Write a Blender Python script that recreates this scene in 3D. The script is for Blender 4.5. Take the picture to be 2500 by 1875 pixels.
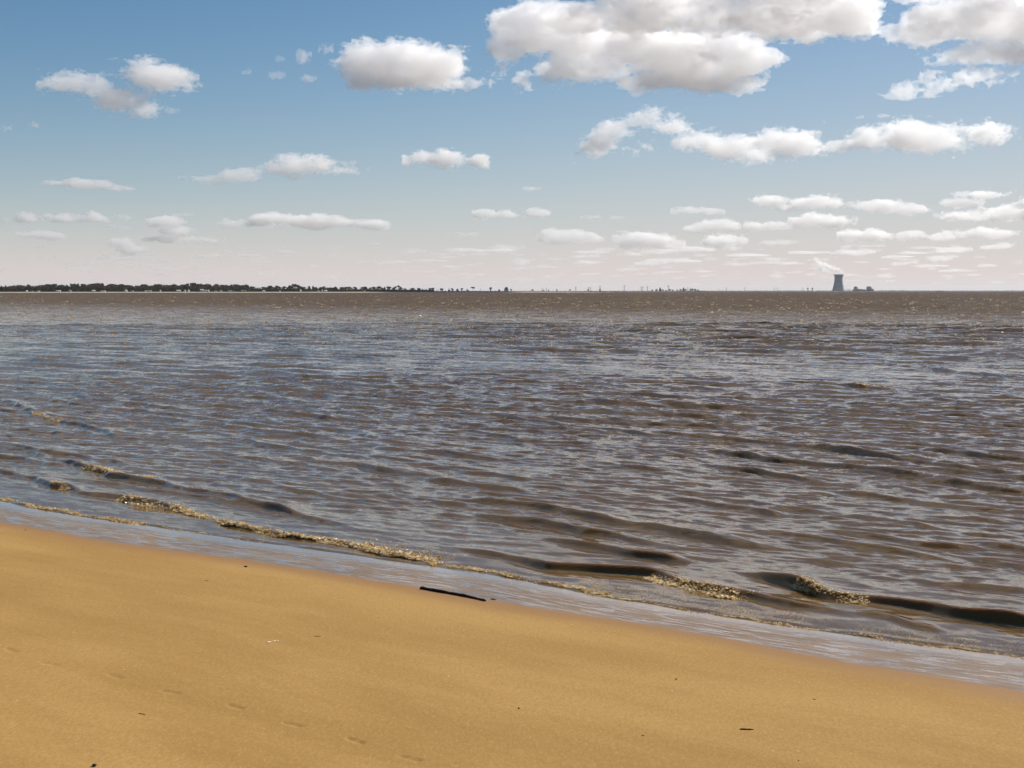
import bpy, math, random
import numpy as np

random.seed(7)
RNG = np.random.default_rng(7)
R = math.radians
for o in list(bpy.data.objects):
    bpy.data.objects.remove(o)
SC = bpy.context.scene
COL = SC.collection

# ------------------------------------------------------------------ camera
CAM_H = 5.5                      # metres above the water
FPX = 1250.0 / math.tan(R(20.0))  # focal length for a 2500 px wide picture
PITCH = math.atan(227.0 / FPX)
cam_data = bpy.data.cameras.new('camera')
cam_data.sensor_fit = 'HORIZONTAL'
cam_data.angle_x = R(40.0)
cam_data.clip_start = 0.1
cam_data.clip_end = 400000.0
cam = bpy.data.objects.new('camera', cam_data)
COL.objects.link(cam)
cam.location = (0, 0, CAM_H)
cam.rotation_euler = (R(90) - PITCH, 0, 0)
SC.camera = cam

# ------------------------------------------------------------------ sky and sun
SUN_AZ, SUN_EL = 52.0, 37.0      # degrees right of the view direction, above the horizon
world = bpy.data.worlds.new('World')
SC.world = world
world.use_nodes = True
wn = world.node_tree
for n in list(wn.nodes):
    wn.nodes.remove(n)
w_out = wn.nodes.new('ShaderNodeOutputWorld')
w_bg = wn.nodes.new('ShaderNodeBackground')
w_sky = wn.nodes.new('ShaderNodeTexSky')
w_sky.sky_type = 'NISHITA'
w_sky.sun_disc = False
w_sky.sun_elevation = R(SUN_EL)
w_sky.sun_rotation = R(SUN_AZ)
w_sky.altitude = 0
w_sky.air_density = 1.0
w_sky.dust_density = 0.0
w_sky.ozone_density = 10.0
w_bg.inputs['Strength'].default_value = 0.070
# the pale, faintly pink murk that lies along the whole horizon
w_geo = wn.nodes.new('ShaderNodeTexCoord')
w_sep = wn.nodes.new('ShaderNodeSeparateXYZ')
wn.links.new(w_geo.outputs['Generated'], w_sep.inputs[0])
w_m1 = wn.nodes.new('ShaderNodeMath'); w_m1.operation = 'MULTIPLY'; w_m1.inputs[1].default_value = -1.0 / math.sin(R(3.6))
w_abs = wn.nodes.new('ShaderNodeMath'); w_abs.operation = 'ABSOLUTE'
wn.links.new(w_sep.outputs['Z'], w_abs.inputs[0])
w_dot = wn.nodes.new('ShaderNodeVectorMath'); w_dot.operation = 'DOT_PRODUCT'
w_dot.inputs[1].default_value = (math.sin(R(SUN_AZ)), math.cos(R(SUN_AZ)), 0)
wn.links.new(w_geo.outputs['Generated'], w_dot.inputs[0])
w_tau = wn.nodes.new('ShaderNodeMapRange'); w_tau.interpolation_type = 'SMOOTHSTEP'
wn.links.new(w_dot.outputs['Value'], w_tau.inputs[0])
for k_, v_ in enumerate((0.25, 0.95, 1.0, 0.50)):
    w_tau.inputs[k_ + 1].default_value = v_
w_sc = wn.nodes.new('ShaderNodeMath'); w_sc.operation = 'MULTIPLY'
wn.links.new(w_abs.outputs[0], w_sc.inputs[0])
wn.links.new(w_tau.outputs[0], w_sc.inputs[1])
wn.links.new(w_sc.outputs[0], w_m1.inputs[0])
w_ex = wn.nodes.new('ShaderNodeMath'); w_ex.operation = 'EXPONENT'
wn.links.new(w_m1.outputs[0], w_ex.inputs[0])
w_m2 = wn.nodes.new('ShaderNodeMath'); w_m2.operation = 'MULTIPLY'; w_m2.inputs[1].default_value = 1.1; w_m2.use_clamp = True
wn.links.new(w_ex.outputs[0], w_m2.inputs[0])
w_mix = wn.nodes.new('ShaderNodeMix'); w_mix.data_type = 'RGBA'
wn.links.new(w_m2.outputs[0], w_mix.inputs[0])
w_tint = wn.nodes.new('ShaderNodeMix'); w_tint.data_type = 'RGBA'; w_tint.blend_type = 'MULTIPLY'; w_tint.inputs[0].default_value = 1.0
w_tint.inputs[7].default_value = (0.80, 0.98, 0.87, 1)
wn.links.new(w_sky.outputs[0], w_tint.inputs[6])
wn.links.new(w_tint.outputs[2], w_mix.inputs[6])
w_mix.inputs[7].default_value = (8.5, 7.45, 7.15, 1)
wn.links.new(w_mix.outputs[2], w_bg.inputs['Color'])
wn.links.new(w_bg.outputs[0], w_out.inputs['Surface'])

sun_data = bpy.data.lights.new('sun', 'SUN')
sun_data.energy = 5.0
sun_data.angle = R(0.53)
sun_data.color = (1.0, 0.945, 0.86)
sun = bpy.data.objects.new('sun', sun_data)
COL.objects.link(sun)
sun.rotation_euler = (R(90 - SUN_EL), 0, R(180 - SUN_AZ))
sun.location = (300, 300, 400)

SC.view_settings.view_transform = 'Standard'
SC.view_settings.look = 'None'
SC.view_settings.exposure = 0.3
SC.view_settings.gamma = 1.0
SC.view_settings.use_curve_mapping = False
cy = SC.cycles
cy.use_denoising = True
cy.max_bounces = 32
cy.diffuse_bounces = 3
cy.glossy_bounces = 3
cy.transmission_bounces = 4
cy.volume_bounces = 32
cy.transparent_max_bounces = 48
cy.use_adaptive_sampling = True
cy.adaptive_threshold = 0.01
cy.sample_clamp_indirect = 6.0
cy.sample_clamp_direct = 5.0
cy.volume_step_rate = 1.0


# ------------------------------------------------------------------ helpers
def direction(px, py):
    """Unit-forward ray through a point of the 2500 x 1875 frame."""
    x, y, z = (px - 1250.0) / FPX, 1.0, -(py - 937.5) / FPX
    c, s = math.cos(PITCH), math.sin(PITCH)
    return np.array((x, y * c + z * s, z * c - y * s))


def ground(px, py, z=0.0):
    d = direction(px, py)
    t = (z - CAM_H) / d[2]
    return d[0] * t, d[1] * t


def at_range(px, dist):
    """Plan position at the bearing of column px, dist metres ahead."""
    return (px - 1250.0) / FPX * dist / math.cos(PITCH), dist


def uv_of(x, y):
    return 0.8 * x - 0.6 * y, 0.6 * x + 0.8 * y


def xy_of(u, v):
    return 0.8 * u + 0.6 * v, -0.6 * u + 0.8 * v


def tag(o, label=None, cat=None, group=None, kind=None):
    if label:
        o['label'] = label
    if cat:
        o['category'] = cat
    if group:
        o['group'] = group
    if kind:
        o['kind'] = kind
    return o


def link_mesh(name, me, mat=None, parent=None):
    o = bpy.data.objects.new(name, me)
    COL.objects.link(o)
    if mat:
        me.materials.clear()
        me.materials.append(mat)
    if parent:
        o.parent = parent
    return o


def mesh_np(name, verts, faces, smooth=True):
    """verts (n,3), faces (m,k) -> mesh, by foreach_set."""
    verts = np.ascontiguousarray(verts, dtype=np.float32)
    faces = np.ascontiguousarray(faces, dtype=np.int32)
    m, k = faces.shape
    me = bpy.data.meshes.new(name)
    me.vertices.add(len(verts))
    me.vertices.foreach_set('co', verts.ravel())
    me.loops.add(m * k)
    me.loops.foreach_set('vertex_index', faces.ravel())
    me.polygons.add(m)
    me.polygons.foreach_set('loop_start', np.arange(0, m * k, k, dtype=np.int32))
    me.polygons.foreach_set('loop_total', np.full(m, k, dtype=np.int32))
    me.update(calc_edges=True)
    me.polygons.foreach_set('use_smooth', np.full(m, smooth, dtype=bool))
    me.validate()
    return me


def grid_faces(nr, nc):
    i = np.arange(nr - 1)[:, None] * nc + np.arange(nc - 1)[None, :]
    return np.stack((i, i + 1, i + nc + 1, i + nc), -1).reshape(-1, 4)


def float_attr(me, name, data):
    a = me.attributes.new(name, 'FLOAT', 'POINT')
    a.data.foreach_set('value', np.ascontiguousarray(data, dtype=np.float32).ravel())


def vec_attr(me, name, data):
    a = me.attributes.new(name, 'FLOAT_VECTOR', 'POINT')
    a.data.foreach_set('vector', np.ascontiguousarray(data, dtype=np.float32).ravel())


def sstep(a, b, x):
    t = np.clip((x - a) / (b - a), 0, 1)
    return t * t * (3 - 2 * t)


def material(name):
    m = bpy.data.materials.new(name)
    m.use_nodes = True
    nt = m.node_tree
    for n in list(nt.nodes):
        nt.nodes.remove(n)
    out = nt.nodes.new('ShaderNodeOutputMaterial')
    return m, nt, out


class N:
    """Short-hand for building node trees."""
    def __init__(self, nt):
        self.nt = nt

    def new(self, kind, **kw):
        n = self.nt.nodes.new(kind)
        for k, v in kw.items():
            if k in n.inputs.keys():
                self.put(n.inputs[k], v)
            else:
                setattr(n, k, v)
        return n

    def put(self, sock, v):
        if hasattr(v, 'is_output'):
            self.nt.links.new(v, sock)
        else:
            sock.default_value = v

    def math(self, op, a, b=0.0, clamp=False):
        n = self.nt.nodes.new('ShaderNodeMath')
        n.operation = op
        n.use_clamp = clamp
        self.put(n.inputs[0], a)
        self.put(n.inputs[1], b)
        return n.outputs[0]

    def vmath(self, op, a, b=None, scale=None):
        n = self.nt.nodes.new('ShaderNodeVectorMath')
        n.operation = op
        self.put(n.inputs[0], a)
        if b is not None:
            self.put(n.inputs[1], b)
        if scale is not None:
            self.put(n.inputs['Scale'], scale)
        return n.outputs[0]

    def mix(self, fac, a, b, blend='MIX'):
        n = self.nt.nodes.new('ShaderNodeMix')
        n.data_type = 'RGBA'
        n.blend_type = blend
        self.put(n.inputs[0], fac)
        self.put(n.inputs[6], a)
        self.put(n.inputs[7], b)
        return n.outputs[2]

    def noise(self, vec, scale, detail=2.0, rough=0.5):
        n = self.nt.nodes.new('ShaderNodeTexNoise')
        self.put(n.inputs['Vector'], vec)
        n.inputs['Scale'].default_value = scale
        n.inputs['Detail'].default_value = detail
        n.inputs['Roughness'].default_value = rough
        return n

    def ramp(self, val, lo, hi, a=0.0, b=1.0):
        n = self.nt.nodes.new('ShaderNodeMapRange')
        n.interpolation_type = 'SMOOTHSTEP'
        self.put(n.inputs[0], val)
        n.inputs[1].default_value = lo
        n.inputs[2].default_value = hi
        n.inputs[3].default_value = a
        n.inputs[4].default_value = b
        return n.outputs[0]

    def attr(self, name):
        n = self.nt.nodes.new('ShaderNodeAttribute')
        n.attribute_name = name
        return n

    def mapping(self, vec, scale=(1, 1, 1), rot=(0, 0, 0)):
        n = self.nt.nodes.new('ShaderNodeMapping')
        self.put(n.inputs['Vector'], vec)
        n.inputs['Scale'].default_value = scale
        n.inputs['Rotation'].default_value = rot
        return n.outputs[0]


def simple_mat(name, color, rough=0.8, var=0.15, scale=2.0, spec=0.3):
    m, nt, out = material(name)
    g = N(nt)
    tc = nt.nodes.new('ShaderNodeTexCoord').outputs['Object']
    nz = g.noise(tc, scale, 3.0).outputs['Fac']
    f = g.ramp(nz, 0.3, 0.7, 1 - var, 1 + var)
    c = g.vmath('SCALE', tuple(color[:3]), scale=f)
    b = g.new('ShaderNodeBsdfPrincipled', Roughness=rough)
    nt.links.new(c, b.inputs['Base Color'])
    b.inputs['Specular IOR Level'].default_value = spec
    nt.links.new(b.outputs[0], out.inputs['Surface'])
    return m


# periodic fractal noise tile, used for clouds, dunes and waves
def spectral(shape, beta, seed):
    r = np.random.default_rng(seed)
    w = np.fft.rfftn(r.standard_normal(shape))
    ks = [np.fft.fftfreq(n) * n for n in shape[:-1]] + [np.fft.rfftfreq(shape[-1]) * shape[-1]]
    k2 = 0
    for i, k in enumerate(ks):
        sh = [1] * len(shape)
        sh[i] = len(k)
        k2 = k2 + k.reshape(sh) ** 2
    k2.flat[0] = 1.0
    w = w * k2 ** (-beta / 4.0)
    w.flat[0] = 0
    a = np.fft.irfftn(w, s=shape)
    return (a / a.std()).astype(np.float32)


TILE2 = spectral((512, 512), 2.6, 3)


TILE2S = spectral((512, 512), 5.2, 4)


def noise2(x, y, period, TILE2=TILE2):
    """Smooth periodic noise of unit variance; period in metres."""
    fx = (x / period * 512.0) % 512.0
    fy = (y / period * 512.0) % 512.0
    ix, iy = fx.astype(int), fy.astype(int)
    tx, ty = fx - ix, fy - iy
    tx, ty = tx * tx * (3 - 2 * tx), ty * ty * (3 - 2 * ty)
    jx, jy = (ix + 1) % 512, (iy + 1) % 512
    ix, iy = ix % 512, iy % 512
    return ((TILE2[ix, iy] * (1 - tx) + TILE2[jx, iy] * tx) * (1 - ty)
            + (TILE2[ix, jy] * (1 - tx) + TILE2[jx, jy] * tx) * ty)


# ------------------------------------------------------------------ the shoreline, as v = f(u)
def curve(points, z=0.0):
    uv = sorted(uv_of(*ground(px, py, z)) for px, py in points)
    u = np.array([p[0] for p in uv])
    v = np.array([p[1] for p in uv])
    return u, v


WATER_EDGE = curve([(0, 1222), (68, 1239), (226, 1266), (339, 1280), (497, 1305), (633, 1325), (768, 1343),
                    (900, 1362), (1026, 1381), (1207, 1404), (1433, 1449), (1614, 1479), (1800, 1510),
                    (1952, 1532), (2223, 1571), (2500, 1606)])
DRY_EDGE = curve([(0, 1276), (113, 1296), (249, 1321), (407, 1343), (542, 1359), (723, 1386), (904, 1416),
                  (1000, 1431), (1207, 1469), (1342, 1493), (1523, 1516), (1704, 1546), (1771, 1558),
                  (1952, 1598), (2133, 1627), (2314, 1657), (2500, 1693)], 0.07)


def along(cv, u):
    us, vs = cv
    e = np.interp(u, us, vs)
    k0 = (vs[2] - vs[0]) / (us[2] - us[0]) * 0.25
    k1 = (vs[-1] - vs[-3]) / (us[-1] - us[-3]) * 0.25
    return e + np.where(u < us[0], k0 * (u - us[0]), 0) + np.where(u > us[-1], k1 * (u - us[-1]), 0)


def smooth_curve(cv, win):
    u = np.linspace(cv[0][0], cv[0][-1], 400)
    v = np.interp(u, *cv)
    k = np.hanning(win)
    k /= k.sum()
    pad = win // 2
    vp = np.concatenate((v[0] - (v[1:pad + 1] - v[0])[::-1], v, v[-1] - (v[-pad - 1:-1] - v[-1])[::-1]))
    return u, np.convolve(vp, k, 'valid')[:400]


WATER_EDGE = smooth_curve(WATER_EDGE, 31)
DRY_EDGE = smooth_curve(DRY_EDGE, 31)

FOOTPRINTS = [(27, 1606), (120, 1641), (280, 1668), (414, 1706), (574, 1740), (714, 1784), (866, 1823), (1000, 1868)]


def sand_base(u, v):
    s = along(WATER_EDGE, u) - v          # metres landward of the water's edge
    z = np.where(s < 0, 0.05 * s, 0.032 * s)
    z = z + np.where(s > 2.2, 0.026 * (s - 2.2), 0)
    z = z + 0.10 * sstep(9, 22, s)
    return np.maximum(z, -2.6), s


def sand_z(x, y):
    x, y = np.asarray(x, float), np.asarray(y, float)
    u, v = uv_of(x, y)
    z, s = sand_base(u, v)
    dry = sstep(1.0, 5.0, s)
    z = z + 0.012 * dry * noise2(u * 0.5, v, 22.0, TILE2S) + 0.0006 * dry * noise2(u, v * 1.6, 2.3)
    return z


# ------------------------------------------------------------------ beach
def polar_grid(radii, half_dense, n_dense, half_wide, n_wide):
    th = np.concatenate((np.linspace(-half_wide, -half_dense, n_wide, endpoint=False),
                         np.linspace(-half_dense, half_dense, n_dense),
                         np.linspace(half_dense, half_wide, n_wide + 1)[1:]))
    th = np.radians(th)
    r = np.asarray(radii)[:, None]
    return r * np.sin(th)[None, :], r * np.cos(th)[None, :], len(th)


def geo(a, b, ratio):
    n = max(2, int(round(math.log(b / a) / math.log(1 + ratio))))
    return list(np.geomspace(a, b, n, endpoint=False))


def build_beach():
    radii = geo(1.0, 13.0, 0.04) + geo(13.0, 21.0, 0.0024) + geo(21.0, 42.0, 0.006) + geo(42, 80, .03)
    X, Y, nc = polar_grid(radii, 22.5, 540, 100, 18)
    Z = sand_z(X, Y)
    # footprints pressed into the damp sand
    px = [ground(a, b, 0.42) for a, b in FOOTPRINTS]
    for i, (fx, fy) in enumerate(px):
        nx, ny = px[min(i + 1, len(px) - 1)]
        ox, oy = px[max(i - 1, 0)]
        a = math.atan2(ny - oy, nx - ox) + (0.12 if i % 2 else -0.12)
        ca, sa = math.cos(a), math.sin(a)
        lx = (X - fx) * ca + (Y - fy) * sa
        ly = -(X - fx) * sa + (Y - fy) * ca
        near = (np.abs(lx) < 0.35) & (np.abs(ly) < 0.25)
        lx, ly = lx[near], ly[near]
        w = 0.047 + 0.010 * np.cos((lx - 0.08) * 14)
        foot = sstep(1.25, 0.8, np.sqrt((lx / 0.17) ** 4 + (ly / w) ** 4))
        heel = np.exp(-((lx + 0.09) ** 2 + ly ** 2) / 0.05 ** 2)
        ball = np.exp(-((lx - 0.085) ** 2 + ly ** 2) / 0.05 ** 2)
        rim = np.exp(-((np.sqrt((lx / 0.17) ** 2 + (ly / 0.075) ** 2) - 1) / 0.16) ** 2)
        Z[near] += -0.009 * foot - 0.007 * heel - 0.008 * ball + 0.003 * rim
    me = mesh_np('sand', np.stack((X, Y, Z), -1).reshape(-1, 3), grid_faces(len(radii), nc))
    u, v = uv_of(X, Y)
    we, de = along(WATER_EDGE, u), along(DRY_EDGE, u)
    vec_attr(me, 'shore', np.stack((u, we - v, (v - de) / np.maximum(we - de, 0.4)), -1))
    return me


m, nt, out = material('beach_sand')
g = N(nt)
pos = g.new('ShaderNodeNewGeometry').outputs['Position']
sh = g.attr('shore').outputs['Vector']
sep = g.new('ShaderNodeSeparateXYZ', Vector=sh)
t_wet = sep.outputs['Z']                       # 0 at the upper limit of the swash, 1 at the water
streak_co = g.mapping(sh, (0.55, 3.2, 0.0))
wob = g.noise(streak_co, 0.9, 4.0, 0.6).outputs['Fac']
wob2 = g.noise(g.mapping(sh, (0.25, 0.5, 0)), 0.8, 2.0).outputs['Fac']
edge = g.math('ADD', t_wet, g.math('MULTIPLY', g.math('SUBTRACT', wob2, 0.5), 0.16))
film = g.ramp(edge, -0.02, 0.10)               # standing film of water
damp = g.ramp(edge, -0.60, 0.0)                # darker damp sand above it
grain = g.noise(pos, 90.0, 3.0, 0.7).outputs['Fac']
mott = g.noise(g.mapping(sh, (0.16, 0.55, 0)), 1.0, 5.0, 0.55).outputs['Fac']
mott2 = g.noise(g.mapping(sh, (0.9, 2.2, 0)), 1.0, 4.0, 0.6).outputs['Fac']
dry_c = g.mix(g.ramp(mott, 0.36, 0.66), (0.335, 0.190, 0.055, 1), (0.415, 0.250, 0.080, 1))
dry_c = g.mix(g.ramp(mott2, 0.35, 0.7, 0.0, 0.16), dry_c, (0.38, 0.222, 0.070, 1))
dry_c = g.mix(g.ramp(grain, 0.32, 0.68, 0.0, 0.30), dry_c, (0.26, 0.145, 0.050, 1))
speck = g.noise(g.mapping(pos, (1.0, 0.4, 1.0)), 26.0, 2.0, 0.8).outputs['Fac']
dry_c = g.mix(g.ramp(speck, 0.30, 0.55, 0.30, 0.0), dry_c, (0.23, 0.125, 0.040, 1))
dry_c = g.mix(g.ramp(speck, 0.52, 0.72, 0.0, 0.22), dry_c, (0.52, 0.36, 0.15, 1))
fleck = g.ramp(g.noise(pos, 46.0, 1.0).outputs['Fac'], 0.735, 0.77)
dry_c = g.mix(g.math('MULTIPLY', fleck, 0.5), dry_c, (0.62, 0.50, 0.33, 1))
wet_c = g.mix(g.ramp(wob, 0.35, 0.65), (0.185, 0.118, 0.070, 1), (0.25, 0.165, 0.10, 1))
damp_c = (0.29, 0.158, 0.064, 1)
col = g.mix(g.math('POWER', damp, 1.6), dry_c, damp_c)
col = g.mix(film, col, wet_c)
holes = g.ramp(g.noise(streak_co, 2.6, 4.0, 0.65).outputs['Fac'], 0.40, 0.54)   # sand showing through the film
deep = g.ramp(edge, 0.50, 0.92)
film_q = g.math('MULTIPLY', film, g.math('MAXIMUM', deep, g.math('SUBTRACT', 1.0, g.math('MULTIPLY', holes, 0.8))))
rough = g.math('SUBTRACT', 0.88, g.math('MULTIPLY', damp, 0.22))
rough = g.math('SUBTRACT', rough, g.math('MULTIPLY', film_q, 0.56))
b = g.new('ShaderNodeBsdfPrincipled')
nt.links.new(col, b.inputs['Base Color'])
nt.links.new(rough, b.inputs['Roughness'])
b.inputs['IOR'].default_value = 1.33
nt.links.new(g.math('ADD', 0.18, g.math('MULTIPLY', film_q, 0.4)), b.inputs['Specular IOR Level'])
bump_h = g.math('ADD', g.math('MULTIPLY', g.noise(pos, 35.0, 4.0, 0.7).outputs['Fac'], 0.006),
                g.math('MULTIPLY', g.noise(g.mapping(sh, (1.0, 4.0, 0)), 2.4, 3.0).outputs['Fac'], 0.0012))
bump = g.new('ShaderNodeBump', Height=bump_h, Distance=1.0)
nt.links.new(g.math('SUBTRACT', 0.6, g.math('MULTIPLY', film_q, 0.5)), bump.inputs['Strength'])
nt.links.new(bump.outputs[0], b.inputs['Normal'])
nt.links.new(g.math('MULTIPLY', film_q, 0.8), b.inputs['Coat Weight'])
b.inputs['Coat Roughness'].default_value = 0.12
b.inputs['Coat IOR'].default_value = 1.33
nt.links.new(b.outputs[0], out.inputs['Surface'])
MAT_SAND = m
beach = link_mesh('beach', build_beach(), MAT_SAND)
tag(beach, 'smooth tan sand beach with a wet swash strip along the water', kind='structure')

# a sea bed and hinterland sheet that reaches past the horizon
bed_me = mesh_np('bed', np.array([(-90000, -2000, -3), (90000, -2000, -3), (90000, 90000, -3), (-90000, 90000, -3)], float),
                 np.array([[0, 1, 2, 3]]))
tag(link_mesh('sea_bed', bed_me, simple_mat('bed_mud', (0.12, 0.08, 0.05))), 'muddy bed under the brown water', kind='structure')

# ------------------------------------------------------------------ water
# crest lines traced as they lie on the water: (points, height, front width, back width)
CRESTS = [
    ([(70, 1108), (131, 1124), (230, 1144), (289, 1167), (407, 1185), (542, 1212), (678, 1244), (768, 1266), (904, 1303)], .17, .17, .75),
    ([(-80, 1130), (45, 1160), (136, 1185), (203, 1203), (271, 1212), (339, 1226), (452, 1244), (533, 1268)], .14, .16, .6),
    ([(500, 1262), (565, 1280), (678, 1305), (814, 1323), (904, 1343), (1000, 1361), (1071, 1376)], .07, .14, .5),
    ([(1080, 1334), (1207, 1356), (1342, 1385), (1478, 1392), (1591, 1403), (1771, 1447), (1907, 1471), (1997, 1485), (2120, 1502)], .17, .15, .6),
    ([(2080, 1494), (2178, 1512), (2314, 1546)], .10, .14, .5),
    ([(1770, 1392), (1839, 1406), (1952, 1431), (2020, 1451), (2110, 1467), (2269, 1487), (2500, 1525), (2700, 1560)], .20, .16, .7),
    ([(1310, 1306), (1342, 1313), (1410, 1331), (1523, 1349), (1720, 1384)], .16, .16, .7),
    ([(1120, 1216), (1207, 1227), (1320, 1241), (1433, 1259), (1540, 1278)], .15, .2, .9),
    ([(1690, 1098), (1742, 1103), (1885, 1123), (1966, 1131), (2088, 1147), (2210, 1162), (2373, 1186), (2560, 1206)], .24, .24, 1.2),
    ([(1920, 1080), (1966, 1086), (2068, 1101), (2210, 1123), (2332, 1143), (2560, 1172)], .21, .24, 1.2),
    ([(2220, 1092), (2292, 1101), (2414, 1117), (2580, 1132)], .18, .24, 1.2),
    ([(1900, 930), (1966, 936), (2088, 946), (2240, 959)], .26, .3, 1.8),
    ([(2130, 886), (2210, 895), (2312, 907), (2560, 930)], .28, .3, 2.0),
    ([(1700, 1135), (1755, 1143), (1828, 1151), (1905, 1164), (2030, 1184)], .15, .22, 1.0),
    ([(-60, 965), (0, 977), (45, 988), (90, 1013), (158, 1031), (235, 1047), (330, 1084)], .19, .22, 1.1),
    ([(-60, 1078), (0, 1090), (80, 1104), (130, 1122)], .12, .2, .9),
    ([(1120, 1004), (1187, 1011), (1320, 1031), (1480, 1050), (1690, 1076)], .15, .25, 1.2),
    ([(1090, 1046), (1180, 1058), (1300, 1082)], .13, .25, 1.1),
    ([(1620, 1292), (1700, 1306), (1800, 1322), (1930, 1345)], .08, .24, .9),
    ([(1950, 1284), (2080, 1302), (2268, 1331), (2540, 1354)], .09, .24, .9),
    ([(700, 1030), (830, 1050), (960, 1078), (1080, 1092)], .09, .25, 1.1),
    ([(480, 1150), (620, 1172), (760, 1205), (880, 1228)], .07, .25, 1.0),
    ([(2000, 1195), (2150, 1215), (2330, 1238), (2560, 1262)], .12, .24, 1.0),
    ([(1250, 1120), (1420, 1126), (1560, 1142), (1690, 1160)], .10, .24, 1.0),
    ([(450, 985), (560, 1002), (690, 1028), (800, 1040)], .08, .25, 1.2),
    ([(1440, 920), (1560, 926), (1700, 936)], .12, .3, 1.6),
    ([(300, 1008), (420, 1030), (560, 1062), (700, 1090)], .07, .25, 1.2),
    ([(2180, 1410), (2300, 1425), (2560, 1450)], .08, .22, .8),
]

# the many lesser crests of the same train, running in the same way
_cr = random.Random(44)
for _k in range(46):
    _y = 905 + 420 * _cr.random()
    _sl = np.interp(_y, [880, 1000, 1150, 1330], [.045, .095, .135, .17]) * _cr.uniform(.85, 1.15)
    _len = _cr.uniform(230, 620)
    _x = _cr.uniform(-150, 2450)
    _yy = lambda x_: _y + (x_ - 1250) * _sl * .55 + (x_ - _x) * _sl * .45
    if _yy(_x) < 880 or _yy(_x + _len) > np.interp(_x + _len, [0, 1000, 2500], [1165, 1310, 1470]):
        continue
    CRESTS.append(([(_x + t * _len, _yy(_x + t * _len) + _cr.uniform(-3, 3)) for t in (0, .25, .5, .75, 1)], _cr.uniform(.09, .17), .24, 1.1))


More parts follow.
